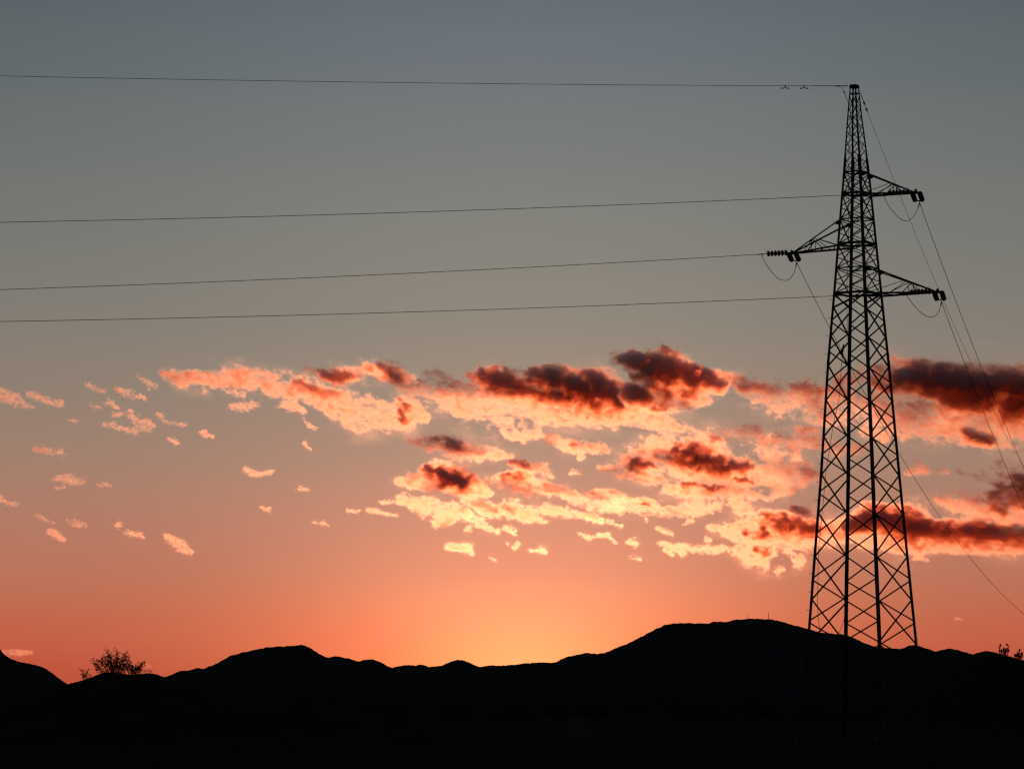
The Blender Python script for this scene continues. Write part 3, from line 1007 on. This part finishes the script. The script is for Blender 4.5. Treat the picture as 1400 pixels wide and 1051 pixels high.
bush('bush', 'open leafy bush standing on the low bank at lower left', 'bush', (158, 920), DL,
     [(146, 889, 1), (143, 896, 1), (150, 894, 1.2), (161, 889, 1.2), (160, 896, 1.4), (173, 889.5, 1), (169, 895, 1.3), (175, 899, 1.2), (133, 902, 1), (139, 900, 1.2), (126, 906, .9),
      (125, 901, .5), (131, 912, .8), (152, 905, 1.4), (165, 905, 1.5), (158, 900, 1.4), (178, 907, 1), (147, 908, 1.2), (171, 909, 1.2), (138, 907, 1), (163, 912, 1.3), (155, 913, 1.2), (167, 899, 1.2), (147, 901, 1.2), (176, 903, 1), (131, 907, .9)], .042, 66, .11, trunk_r=.013)
bush('shrub', 'lower sprawling shrub beside the leafy bush on the bank', 'bush', (183, 922), DL + .4,
     [(176, 906, .8), (181, 911, 1.2), (186, 910, 1.1), (190, 909, 1), (194, 905, .8), (197, 904, .5), (179, 914, 1), (192, 914, .8), (173, 912, .8)], .045, 75, .08, dy=.4, trunk_r=.014)
bush('seedling', 'small thin seedling at the left foot of the leafy bush', 'bush', (117, 929), DL - .3,
     [(114, 916, .8), (118, 917, .8), (113, 921, .7), (120, 924, .6), (116, 920, .6)], .042, 34, .06, dy=.2, trunk_r=.008)
bush('sapling', 'tiny tuft at the right end of the same bank', 'bush', (203, 920.5), DL,
     [(206, 915.5, .6), (204, 917, .6), (198, 917, .5)], .036, 9, .035, dy=.15, trunk_r=.006)


def weed(label, base_px, Y, stems):
    base = at(base_px[0], base_px[1] + 2, Y)
    r = empty('tall_weed', base, label, 'weed', 'weeds on the right bank')
    st = MB(); hd = MB()
    for pts in stems:
        P = [at(x, y, Y + random.uniform(-.05, .05)) for x, y in pts]
        cur_ = smooth_curve(P, 5)
        st.tube(cur_, list(np.linspace(.036, .018, len(cur_))), 5)
        d = cur_[-1] - cur_[-4]; d /= np.linalg.norm(d)
        hd.lathe(cur_[-1] - d * .12, d, [(0, .012), (.06, .05), (.14, .06), (.22, .04), (.28, .01)], 7)
        for i in range(26):
            k = random.randint(2, len(cur_) - 2); c = cur_[k]
            l = np.array([random.uniform(-.15, .15), random.uniform(-.15, .15), random.uniform(.02, .16)])
            s_ = np.cross(l, rng.normal(size=3)); s_ = s_ / np.linalg.norm(s_) * .026
            hd.add([c, c + l * .5 + s_, c + l, c + l * .5 - s_], [(0, 1, 2, 3)])
    st.build('stems', M_BARK, r); hd.build('seed_heads', M_LEAF, r)


weed('forked weed with two curled stalks on the right bank', (1371, 894), DR,
     [[(1367, 893), (1366.3, 887), (1367.5, 882)], [(1374, 895), (1376, 889), (1379.5, 884), (1377, 881)], [(1371, 894.5), (1371.5, 890), (1372, 887)], [(1375, 895.5), (1375, 889), (1375, 887.5)], [(1369, 894), (1368.5, 891), (1369, 889)], [(1373, 895), (1373.5, 892), (1373, 889.5)], [(1377, 896), (1378, 892), (1378.5, 889)]])
weed('second clump of short weeds at the extreme right edge of the bank', (1393, 900), DR,
     [[(1393, 900), (1393.5, 893), (1394, 888.5)], [(1396, 901), (1397.5, 896), (1397.5, 893)], [(1390, 899), (1390.5, 896)], [(1394.5, 900), (1392, 895), (1391.5, 893)], [(1388, 898.5), (1387.5, 896), (1388, 895)], [(1395, 900.5), (1395.5, 896), (1396, 894)], [(1391.5, 899.5), (1392.5, 897), (1392.5, 895)]])

# small pale box far out in the dark field
cb = empty('field_cabinet', (at(793, 1010, 198)[0], 198, -.05), 'small pale box barely visible standing in the dark field', 'cabinet')
cx_, cz_ = at(793, 1010, 198)[0], -.05
k = MB(); k.box((cx_, 198, cz_ + .62), .55, .3, .52, bev=.02); k.build('cabinet_body', M_PAINT, cb)
k = MB(); k.box((cx_, 198, cz_ + 1.18), .6, .36, .03, bev=.02); k.build('roof_panel', M_PAINT, cb)
k = MB(); k.box((cx_, 198, cz_ + .05), .5, .27, .06); k.build('plinth', M_CONC, cb)
k = MB(); k.box((cx_ - .26, 197.69, cz_ + .62), .24, .01, .46, bev=.006); k.build('door', M_PAINT, cb)
k = MB(); k.box((cx_ + .26, 197.69, cz_ + .62), .24, .01, .46, bev=.006); k.build('door', M_PAINT, cb)

# ------------------------------------------------------------------ CLOUDS: closed volumes of water droplets, lit from behind and below
SIG = 0.03


def cloud_mat():
    m_ = bpy.data.materials.new('cloud droplets')
    m_.use_nodes = True
    t = m_.node_tree; t.nodes.clear()
    n = NB(t)
    out = n.n('ShaderNodeOutputMaterial')
    # droplets: a sharp forward lobe, plus a broad weak lobe that returns sky light from the shaded side
    sc1 = n.n('ShaderNodeVolumeScatter')
    sc1.inputs['Color'].default_value = (0.58, 0.86, 1.0, 1)
    sc1.inputs['Density'].default_value = SIG * .87
    sc1.inputs['Anisotropy'].default_value = 0.925
    sc2 = n.n('ShaderNodeVolumeScatter')
    sc2.inputs['Color'].default_value = (0.9, 0.95, 1.0, 1)
    sc2.inputs['Density'].default_value = SIG * .13
    sc2.inputs['Anisotropy'].default_value = 0.1
    ad = n.n('ShaderNodeAddShader')
    t.links.new(sc1.outputs[0], ad.inputs[0]); t.links.new(sc2.outputs[0], ad.inputs[1])
    t.links.new(ad.outputs[0], out.inputs['Volume'])
    m_.cycles.homogeneous_volume = True
    return m_


M_CLOUD = cloud_mat()
CLOUD_BASE = 1500.0


def seg_field(U, V, stroke):
    """signed closeness to a polyline of (x, y, radius): 1 on the axis, 0 on the outline, negative outside"""
    best = np.full(U.shape, -9.0)
    if len(stroke) == 1: stroke = [stroke[0], (stroke[0][0] + .01, stroke[0][1], stroke[0][2])]
    for (x0, y0, r0), (x1, y1, r1) in zip(stroke[:-1], stroke[1:]):
        dx, dy = x1 - x0, y1 - y0
        t = np.clip(((U - x0) * dx + (V - y0) * dy) / (dx * dx + dy * dy), 0, 1)
        d = np.hypot(U - (x0 + t * dx), V - (y0 + t * dy)); r = r0 + (r1 - r0) * t
        best = np.maximum(best, (r - d) / np.maximum(r, 4.0))
    return best


def sstep(a, c, x):
    t = np.clip((x - a) / (c - a), 0, 1); return t * t * (3 - 2 * t)


cloud_id = [0]


def cloud(label, body, cores=(), tau=1.15, ctau=5.0, D=None, group='sunset clouds', rag=1.0, veil=.10, crag=1.0):
    cloud_id[0] += 1
    sd_ = 100 + cloud_id[0] * 7
    allp = [p for s in body for p in s]
    rmax = max(p[2] for p in allp)
    pad = 6 + rmax * 1.1
    x0 = min(p[0] - p[2] for p in allp) - pad; x1 = max(p[0] + p[2] for p in allp) + pad
    y0 = min(p[1] - p[2] for p in allp) - pad; y1 = max(p[1] + p[2] for p in allp) + pad
    step = 1.15 if (x1 - x0) * (y1 - y0) < 9000 else 1.45
    U, V = np.meshgrid(np.arange(x0, x1, step), np.arange(y0, y1, step))
    # streaks drift down to the right
    th = math.radians(13)
    su, sv = U * math.cos(th) + V * math.sin(th), -U * math.sin(th) + V * math.cos(th)
    lam = float(np.clip(rmax * 1.5, 6, 26))
    n1 = fbm(su / (lam * 1.9), sv / lam, sd_, 5, .62)
    n2 = fbm(su / (lam * 1.9) + 40, sv / lam + 11, sd_ + 3, 5, .62)
    n3 = fbm(su / (lam * .55) - 20, sv / (lam * .36) + 5, sd_ + 5, 4, .65)
    Uw = U + n1 * lam * .42 * rag; Vw = V + n2 * lam * .30 * rag
    s = np.full(U.shape, -9.0)
    for st in body: s = np.maximum(s, seg_field(Uw, Vw, st))
    n5 = fbm(su / (lam * .34) + 3, sv / (lam * .17) - 8, sd_ + 13, 3, .7)
    n6 = fbm(su / (lam * 3.6) + 9, sv / (lam * 1.7) + 2, sd_ + 17, 3, .5)
    # soft body eaten away by noise: thin veils and torn streaks at the rim, mottled inside
    s0 = s
    s = s + .35 * n2 * rag + .25 * n6 + .10
    base = sstep(-.62, .95, s)
    nz = np.clip(.5 + rag * (.85 * n2 + 1.0 * n3 + .62 * n5), 0, 1.25)
    er = .80
    den = np.clip(base * 1.12 - er * (1 - nz), 0, None) / (1 - er * .5)
    den = den ** 1.4 * sstep(-.8, -.2, s0)
    T_ = tau * np.clip(den * (1.1 + .9 * n6 + .5 * n3), 0, 2.6)
    T_ = T_ + tau * veil * sstep(-1.25, .4, s0 + .4 * n2) * np.clip(.35 + 1.1 * n6 + .9 * n2 + .5 * n3, 0, 1.3)   # thin veil round the body
    if cores:
        c = np.full(U.shape, -9.0)
        n4 = fbm(su / (lam * 1.4) + 7, sv / (lam * .8) - 3, sd_ + 9, 5, .6)
        Uc = U + (n4 * .8 + n3 * .25) * lam * crag; Vc = V + (n1 * .5 + n3 * .2) * lam * crag
        for st in cores: c = np.maximum(c, seg_field(Uc, Vc, st))
        c = c + crag * (.75 * n4 + .55 * n3 + .22 * n5) + .05
        T_ = T_ + ctau * (1.85 * sstep(-.85, 1.15, c) ** 2.0 + (.62 + .5 * n6) * sstep(-1.7, .6, c)) * np.clip(1 + .5 * n3 + .2 * n5, .25, 2) * sstep(.12, .6, base)
    inside = T_ > .004
    # drop the frame border
    inside[0, :] = inside[-1, :] = False; inside[:, 0] = inside[:, -1] = False
    ymid = float(np.mean([p[1] for p in allp]))
    if D is None:
        D = CLOUD_BASE / math.tan(max((HY - ymid) / F, .045))
        D = float(np.clip(D, 14000, 30000))
    h = np.where(inside, T_ / SIG * .5, 0)
    cellmask = inside[:-1, :-1] | inside[1:, :-1] | inside[:-1, 1:] | inside[1:, 1:]
    if not cellmask.any(): return
    vm = np.zeros(U.shape, bool)
    vm[:-1, :-1] |= cellmask; vm[1:, :-1] |= cellmask; vm[:-1, 1:] |= cellmask; vm[1:, 1:] |= cellmask
    # world points: mid-surface on a gently wavy sheet at distance D
    u = (U - 700) / F; v = (525.5 - V) / F
    ry = math.cos(PITCH) - v * math.sin(PITCH); rz = math.sin(PITCH) + v * math.cos(PITCH)
    wav = D + 90 * n1
    k = 1 / ry
    bx, by, bz = u * k, np.ones_like(u), rz * k
    f_i = np.full(U.shape, -1, np.int64); b_i = np.full(U.shape, -1, np.int64)
    f_i[vm] = np.arange(vm.sum()); n_f = int(vm.sum())
    both = vm & inside
    b_i[vm] = f_i[vm]; b_i[both] = n_f + np.arange(both.sum())
    dF = (wav - h)[vm]; dB = (wav + h)[both]
    Pf = np.stack([bx[vm] * dF, dF, bz[vm] * dF + CZ], -1)
    Pb = np.stack([bx[both] * dB, dB, bz[both] * dB + CZ], -1)
    P = np.concatenate([Pf, Pb])
    cm = cellmask
    fq = np.stack([f_i[:-1, :-1][cm], f_i[1:, :-1][cm], f_i[1:, 1:][cm], f_i[:-1, 1:][cm]], -1)
    bq = np.stack([b_i[:-1, :-1][cm], b_i[:-1, 1:][cm], b_i[1:, 1:][cm], b_i[1:, :-1][cm]], -1)
    org = np.array([((x0 + x1) / 2 - 700) / F * D, D, at((x0 + x1) / 2, (y0 + y1) / 2, D)[2]])
    P = P - org
    quads = np.concatenate([fq, bq])
    me_ = bpy.data.meshes.new('cloud')
    me_.vertices.add(len(P)); me_.vertices.foreach_set('co', P.astype(np.float32).ravel())
    me_.loops.add(quads.size); me_.loops.foreach_set('vertex_index', quads.ravel().astype(np.int32))
    me_.polygons.add(len(quads)); me_.polygons.foreach_set('loop_start', np.arange(0, quads.size, 4, dtype=np.int32))
    me_.update(calc_edges=True)
    me_.materials.append(M_CLOUD)
    o_ = bpy.data.objects.new('cloud', me_); COL.objects.link(o_)
    o_.location = Vector([float(c) for c in org])
    tag(o_, label, 'cloud', group)



# --- small pink scraps of the left half
cloud('long pair of parallel pink wisps touching the left edge', [[(-8, 540, 9), (20, 547, 9), (44, 555, 5)], [(38, 539, 4), (62, 545, 6), (82, 553, 5)]], tau=0.55, rag=1.45)
cloud('small pink scrap above the broken cluster, left of the tight bright one', [[(120, 526, 2.5), (130, 531, 5), (142, 535, 3)]], tau=0.42, rag=1.45)
cloud('pink tapered scrap just above the broken pink cluster', [[(160, 533, 4), (175, 537, 6), (197, 545, 2.5)]], tau=0.49, rag=1.45)
cloud('faint curved pink wisp left of the long bright cloud tip', [[(185, 513, 2.5), (198, 520, 3.5), (213, 529, 4)], [(205, 533, 3)]], tau=0.37, rag=1.45)
cloud('broken cluster of pink shreds in the upper left sky', [[(148, 551, 5), (162, 557, 4)], [(155, 567, 4), (170, 564, 4)], [(140, 581, 2), (150, 581, 4), (165, 585, 5), (185, 590, 5)], [(178, 568, 6), (192, 580, 9), (206, 582, 7)]], tau=0.46, rag=1.45)
cloud('faint pink speck left of the broken pink cluster', [[(124, 554, 2), (132, 557, 4), (139, 559, 2)]], tau=0.31, rag=1.45)
cloud('faint pink wisp right of the broken pink cluster', [[(218, 567, 4), (226, 576, 4), (240, 579, 2.5), (252, 581, 2.5)]], tau=0.34, rag=1.45)
cloud('short pink streak below right of the broken pink cluster', [[(231, 599, 2.5), (241, 605, 4)]], tau=0.42, rag=1.45)
cloud('dim pink streak below the long left-edge wisps', [[(98, 574, 2.5), (107, 578, 3)]], tau=0.27, rag=1.45)
cloud('tiny compact pink cloud alone below the left end of the long bright cloud', [[(276, 591, 3), (284, 594, 4.5), (292, 597, 2.5)]], tau=0.61, rag=1.45)
cloud('bright two-lobed pink scrap below the left-edge wisps', [[(49, 614, 5), (60, 616, 6), (72, 619, 4), (85, 619, 6)]], tau=0.55, rag=1.45)
cloud('spiky pink cloud low on the left with a trailing foot', [[(76, 654, 4), (95, 655, 8), (110, 660, 5), (117, 656, 2.5)], [(76, 667, 2.5), (90, 665, 3)]], tau=0.49, rag=1.45)
cloud('tiny pink tuft right of the spiky pink cloud', [[(135, 664, 2), (143, 661, 4.5), (149, 664, 2.5)]], tau=0.42, rag=1.45)
cloud('pink wedge cut by the left edge of the frame', [[(-6, 681, 7), (8, 686, 5), (23, 690, 2)]], tau=0.55, rag=1.45)
cloud('thin faint diagonal pink streak above the slanted bright oval', [[(51, 705, 2.5), (62, 710, 3), (73, 714, 2)]], tau=0.31, rag=1.45)
cloud('faint ragged pink wisp right of the slanted bright oval', [[(91, 711, 2), (103, 716, 4), (118, 719, 2.5)]], tau=0.31, rag=1.45)
cloud('slanted bright orange oval low in the left sky', [[(69, 726, 6), (78, 731, 7.5), (87, 737, 4)]], tau=0.61, rag=.6)
cloud('small orange dot and thin hook low in the left sky', [[(162, 718, 4.5)], [(170, 728, 2), (180, 730, 3), (190, 731, 5), (195, 733, 2.5)]], tau=0.52, rag=1.45)
cloud('bright leaf-shaped orange cloud slanting down to the right', [[(227, 733, 4.5), (240, 741, 8), (253, 748, 9), (262, 755, 4)]], tau=0.67, rag=.7)
cloud('bright orange dash with a thin tail alone in the left middle sky', [[(335, 641, 4.5), (345, 646, 5.5), (355, 648, 3.5), (373, 645, 3.5)]], tau=0.61, rag=.7)
cloud('flat red streak just over the hill at the left edge', [[(4, 893, 5), (25, 892, 5.5), (43, 891, 3)]], tau=.24, D=26000, rag=.5)
cloud('small salmon puff over the bank beside the bush', [[(197, 906, 4), (203, 911, 5.5)]], tau=0.07, D=26000, rag=.6)
cloud('tiny pink flecks under the middle of the long bright cloud', [[(413, 570, 2.5), (424, 584, 3), (431, 587, 3)]], tau=0.42, rag=1.45)
cloud('short slanted pink fleck alone under the long bright cloud', [[(416, 607, 2.5), (424, 613, 3)]], tau=0.49, rag=1.45)
cloud('tiny bright horizontal fleck in the middle left sky', [[(407, 667, 2.5), (417, 668, 3.5), (422, 669, 2)]], tau=0.55, rag=1.45)
cloud('tiny dim fleck below left of the bright horizontal fleck', [[(357, 694, 2), (367, 697, 3.5)]], tau=0.49, rag=1.45)
cloud('tiny broken fleck low between the left sky and the bright shreds', [[(429, 713, 2), (441, 715, 3), (450, 718, 2)]], tau=0.49, rag=1.45)
cloud('small pink pair of puffs hanging under the left part of the long bright cloud', [[(316, 555, 5), (334, 556, 7), (350, 551, 6)], [(310, 535, 4), (330, 540, 5)]], tau=0.49, rag=1.45)
# --- the long bright band on the left
cloud('long bright pink cloud whose left tip starts the upper cloud bank', [[(231, 513, 7), (250, 515, 13), (285, 519, 15), (320, 518, 15), (360, 521, 15), (392, 532, 17), (420, 538, 17), (455, 550, 19), (490, 560, 25), (525, 561, 24), (558, 564, 20), (584, 569, 10)], [(390, 553, 10), (412, 561, 7)]],
      cores=[[(412, 526, 5), (430, 533, 7), (458, 541, 7)], [(545, 545, 3), (562, 558, 4)], [(547, 563, 3), (556, 576, 4)], [(285, 509, 2), (300, 514, 3)]], tau=1.4, veil=.26, ctau=2.4)
cloud('small pink cloud with a dark smear above the long bright cloud', [[(423, 503, 8), (440, 508, 11), (470, 513, 11), (495, 508, 9)], [(500, 503, 9), (525, 507, 13), (550, 515, 13), (565, 518, 8)], [(455, 524, 5), (470, 525, 4)]],
      cores=[[(440, 513, 4), (462, 516, 6), (480, 514, 5)], [(514, 502, 5), (530, 508, 8), (545, 516, 8)]], tau=.85, veil=.26, ctau=3.2)
# --- central bank
cloud('large central cloud with a long dark core and glowing lower edge', [[(550, 526, 10), (580, 530, 18), (620, 540, 22), (660, 555, 29), (700, 556, 33), (740, 548, 30), (785, 556, 24), (820, 563, 20), (860, 571, 15), (900, 579, 10), (932, 587, 4)], [(580, 507, 8), (610, 516, 8)],
      [(640, 513, 9), (680, 522, 19), (720, 530, 23), (760, 529, 25), (800, 535, 26), (838, 542, 26), (872, 550, 18)], [(676, 503, 5), (690, 506, 6)], [(730, 509, 8), (765, 507, 8)], [(690, 594, 7), (712, 598, 9), (735, 592, 7)]],
      cores=[[(652, 511, 6), (675, 520, 12), (692, 526, 13), (712, 531, 9)], [(735, 516, 9), (760, 522, 14), (790, 531, 17), (815, 539, 18), (842, 545, 16), (872, 552, 9)], [(806, 513, 9), (822, 525, 12)], [(690, 537, 5), (740, 538, 6), (780, 545, 6)]], tau=1.2, veil=.26, crag=.8, ctau=5.5)
cloud('tall dark-cored cloud rising at the top of the central bank', [[(838, 491, 7), (865, 496, 13), (885, 512, 22), (912, 508, 26), (942, 516, 23), (968, 523, 18), (988, 530, 9)], [(868, 540, 18), (905, 546, 15), (940, 550, 12), (966, 545, 9)], [(910, 483, 8), (926, 486, 7)]],
      cores=[[(864, 494, 9), (882, 507, 17), (906, 508, 21), (936, 516, 19), (945, 527, 14)], [(960, 512, 10), (988, 527, 7)], [(860, 540, 12), (880, 545, 10)], [(898, 560, 5), (922, 567, 5)]], tau=1.1, veil=.26, ctau=5.5)
cloud('pink cloud between the tall dark cloud and the pylon', [[(990, 518, 8), (1010, 524, 13), (1040, 537, 21), (1070, 542, 24), (1100, 545, 26), (1130, 550, 26), (1160, 556, 24), (1195, 562, 18)], [(1145, 520, 8), (1170, 515, 10)]],
      cores=[[(1010, 530, 5), (1040, 527, 5)], [(1085, 530, 5), (1120, 532, 6), (1150, 530, 7)], [(1095, 577, 6), (1125, 583, 7)]], tau=1.15, veil=.26, ctau=1.1)
cloud('bright spindle cloud with a small red core under the central bank', [[(562, 602, 6), (590, 606, 12), (620, 612, 14), (650, 617, 11), (680, 621, 8), (697, 622, 5)], [(655, 627, 6)]], cores=[[(600, 601, 3), (614, 605, 6), (632, 610, 5)]], tau=1.2, ctau=3.5, rag=.8)
cloud('bright small wing-shaped cloud left of the big mottled cloud', [[(748, 600, 6), (775, 606, 11), (800, 612, 11), (820, 614, 8), (833, 617, 4)], [(795, 624, 7)]], cores=[[(778, 607, 3), (786, 609, 4)], [(805, 610, 3)]], tau=1.15, ctau=1.8)
cloud('bright cloud with one sharp dark red stripe', [[(546, 658, 6), (570, 655, 12), (600, 650, 19), (630, 656, 17), (655, 664, 10), (670, 673, 5)], [(560, 662, 6), (610, 665, 10), (645, 674, 9), (668, 675, 5)]],
      cores=[[(583, 645, 6), (608, 649, 9), (634, 658, 8)]], tau=1.35, ctau=5.5, rag=.7)
cloud('small pink wisp with a dusky top above the bright stepped cloud', [[(698, 632, 5), (720, 637, 6), (742, 641, 9), (757, 651, 4)], [(783, 646, 4), (794, 647, 3)]], cores=[[(700, 631, 4), (718, 636, 6)]], tau=.8, ctau=2.0)
cloud('bright stepped cloud running right below the middle of the bank', [[(668, 660, 8), (695, 656, 13), (722, 661, 17), (748, 668, 11), (765, 672, 8), (785, 681, 10), (810, 690, 12), (842, 693, 12)], [(810, 676, 5), (832, 676, 7), (862, 681, 6), (878, 684, 4)]],
      cores=[[(686, 652, 4), (714, 650, 6)]], tau=0.95, ctau=2.4)
cloud('pale yellow band of cloud reaching right toward the hanging bright tuft', [[(838, 690, 10), (860, 692, 11), (890, 696, 10), (920, 698, 9), (950, 697, 10), (980, 692, 8)], [(886, 708, 5)], [(935, 716, 3), (948, 712, 3)]], cores=[[(876, 687, 2.5), (887, 690, 4)]], tau=0.82, ctau=3)
cloud('ragged pale yellow cloud low on the left of the bright shreds', [[(545, 684, 6), (565, 690, 11), (594, 694, 14), (615, 697, 11), (637, 702, 8)], [(596, 716, 6), (612, 712, 7)]], tau=1.02)
cloud('pale yellow slanting shred with a torn lower edge', [[(640, 706, 9), (660, 715, 10), (680, 726, 5)], [(639, 722, 6)], [(688, 722, 3), (705, 729, 4)]], tau=1.02)
cloud('brightest pale yellow cloud in the middle of the low shreds', [[(633, 684, 4), (650, 691, 9), (682, 699, 10)], [(690, 689, 8), (700, 696, 15), (722, 703, 11), (746, 711, 4)], [(725, 695, 6), (760, 698, 7), (790, 703, 8), (822, 710, 5)]], tau=1.02)
cloud('thin torn wisp left of the ragged pale yellow cloud', [[(504, 697, 4), (520, 700, 3.5), (543, 705, 2.5)], [(520, 687, 2.5), (537, 686, 3.5)], [(475, 698, 2), (490, 699, 3)]], tau=0.68)
cloud('glowing white-yellow scrap lowest in the sky left of the glow', [[(612, 748, 4.5), (628, 749, 5.5), (640, 749, 6.5), (646, 756, 4.5)]], tau=1.09, rag=.7)
cloud('glowing white-yellow crumbs lowest in the sky right of the glowing scrap', [[(725, 753, 2.5), (735, 752, 2.5), (742, 752, 5.5), (747, 755, 3)], [(703, 749, 3), (708, 744, 3)], [(694, 743, 2.5)], [(669, 762, 2.5), (677, 765, 2.5)]], tau=0.95, rag=.7)
cloud('broken yellow flecks below the right end of the bright stepped cloud', [[(793, 730, 2.5), (806, 735, 3.5)], [(813, 733, 3), (830, 731, 4), (842, 741, 2.5)]], tau=0.68)
cloud('bright short wedge under the bright stepped cloud', [[(806, 706, 6.5), (822, 711, 5.5)], [(832, 712, 3.5), (850, 719, 2.5)]], tau=0.88)
cloud('tiny bright yellow puff under the pale yellow band', [[(858, 740, 3.5), (869, 742, 5.5)], [(862, 762, 3), (875, 765, 2.5)]], tau=0.88)
cloud('small slanted bright fleck under the pale yellow band', [[(898, 722, 2.5), (908, 726, 4.5), (919, 731, 2.5)]], tau=0.82)
cloud('lacy low chain of yellow puffs left of the lower dark-striped cloud', [[(902, 743, 3), (925, 748, 6), (935, 756, 7)], [(930, 745, 5), (950, 750, 8), (975, 752, 7), (991, 748, 5)], [(968, 737, 6)], [(996, 753, 3)], [(909, 752, 3), (919, 758, 2.5)]], tau=0.75)
# --- big mottled cloud on the middle right
cloud('big mottled orange cloud with a dark red heart left of the pylon', [[(822, 640, 4), (846, 639, 9), (870, 630, 18), (900, 618, 24), (930, 622, 30), (960, 633, 34), (1000, 642, 32), (1040, 650, 26), (1075, 660, 18), (1100, 655, 12)],
      [(912, 668, 9), (960, 674, 10), (1000, 672, 9), (1050, 678, 8), (1080, 670, 9)], [(850, 646, 8), (900, 655, 10)], [(1045, 618, 16), (1078, 640, 15), (1105, 650, 14)], [(1000, 684, 9), (1014, 690, 14), (1028, 696, 5)]],
      cores=[[(868, 634, 6), (887, 641, 6)], [(922, 620, 9), (948, 624, 16), (972, 635, 13), (994, 641, 7)], [(968, 604, 4), (988, 601, 5)], [(932, 664, 3), (985, 666, 3)], [(1008, 654, 4), (1024, 658, 4)], [(995, 636, 5), (1020, 640, 5)]], tau=1.15, veil=.26, ctau=4.2)
cloud('bright orange wisp over the right shoulder of the big mottled cloud', [[(975, 596, 8), (1008, 590, 11), (1035, 590, 8)], [(1035, 602, 8), (1070, 599, 14), (1100, 598, 15), (1125, 603, 12), (1150, 610, 12), (1175, 615, 8)], [(1088, 624, 9)]], cores=[[(1100, 583, 4), (1122, 586, 5)]], tau=.95, veil=.26, ctau=2)
# --- lower right bank
cloud('lower cloud with scattered dark stripes just left of the pylon', [[(968, 720, 5), (1000, 725, 11), (1020, 736, 19), (1050, 742, 28), (1080, 738, 24), (1108, 728, 18), (1140, 732, 14)], [(1010, 752, 8), (1030, 765, 11), (1050, 772, 8)], [(1068, 777, 9)], [(1090, 764, 12)], [(1010, 715, 8), (1045, 712, 13), (1082, 714, 15)]],
      cores=[[(1048, 712, 8), (1080, 716, 11), (1112, 724, 10)], [(1033, 721, 5), (1046, 731, 5)], [(1033, 750, 5), (1046, 757, 5)], [(1020, 728, 3)]], tau=1.1, veil=.26, ctau=3.6)
cloud('dusky red wisp above the lower cloud beside the pylon leg', [[(1082, 694, 5), (1100, 700, 7), (1112, 708, 6)]], cores=[[(1085, 695, 5), (1102, 701, 6)]], tau=.5, ctau=2.2)
cloud('huge charcoal-cored cloud right of the pylon in the upper bank', [[(1186, 512, 10), (1225, 522, 26), (1265, 518, 24), (1305, 525, 27), (1345, 530, 30), (1385, 532, 30), (1430, 538, 32)], [(1205, 560, 26), (1240, 572, 28), (1280, 575, 26), (1320, 582, 26), (1360, 590, 24), (1430, 585, 28)], [(1300, 550, 22), (1430, 560, 30)], [(1185, 585, 12), (1215, 596, 10)]],
      cores=[[(1232, 515, 13), (1265, 515, 19), (1300, 524, 24), (1340, 527, 23), (1385, 530, 24), (1435, 536, 26)], [(1270, 540, 12), (1310, 548, 14), (1350, 548, 14)], [(1375, 552, 15), (1430, 558, 20)], [(1318, 594, 4), (1335, 600, 6), (1352, 604, 4)], [(1190, 528, 5), (1215, 530, 7)]], tau=1.15, veil=.26, crag=.6, ctau=6.0)
cloud('small pink puff against the upper right pylon leg', [[(1197, 503, 6), (1210, 507, 7)]], cores=[[(1200, 505, 6)]], tau=.8, ctau=1.5)
cloud('long dark striped cloud low on the right crossing the pylon', [[(1140, 728, 14), (1175, 722, 18), (1210, 718, 24), (1240, 725, 28), (1275, 732, 24), (1310, 733, 22), (1350, 730, 24), (1390, 728, 26), (1430, 726, 26)], [(1180, 742, 8), (1240, 748, 8), (1300, 748, 9), (1350, 745, 10), (1430, 745, 12)], [(1186, 692, 8), (1205, 694, 6)]],
      cores=[[(1160, 722, 9), (1200, 708, 13), (1235, 713, 20), (1265, 721, 18), (1295, 727, 14), (1330, 729, 16), (1370, 729, 16), (1435, 726, 20)]], tau=1.15, veil=.26, crag=.6, ctau=5.5)
cloud('billowing pink cloud at the right edge above the long dark striped cloud', [[(1285, 682, 8), (1312, 690, 15), (1345, 696, 19), (1380, 688, 24), (1430, 690, 28)], [(1312, 645, 4), (1335, 648, 8), (1362, 655, 12), (1395, 660, 18), (1430, 660, 20)], [(1355, 640, 5), (1370, 636, 4)]],
      cores=[[(1365, 672, 10), (1395, 672, 16), (1435, 675, 22)], [(1345, 690, 6), (1372, 700, 8)], [(1400, 650, 8), (1430, 652, 10)]], tau=.95, veil=.26, ctau=3.2)
cloud('small pink puff between the two right-hand cloud banks', [[(1240, 645, 6), (1255, 641, 9), (1268, 643, 6)]], tau=.85)
cloud('tiny pink fleck right of the small puff between the banks', [[(1283, 644, 4), (1297, 646, 3)]], tau=.7)
cloud('small salmon puff below the long dark striped cloud', [[(1251, 763, 4.5), (1260, 762, 6), (1268, 766, 3.5)]], tau=.9)
cloud('faint tiny fleck low in the sky right of the pylon', [[(1306, 846, 2), (1312, 846, 2.5), (1319, 846, 2)]], tau=.14, D=26000)
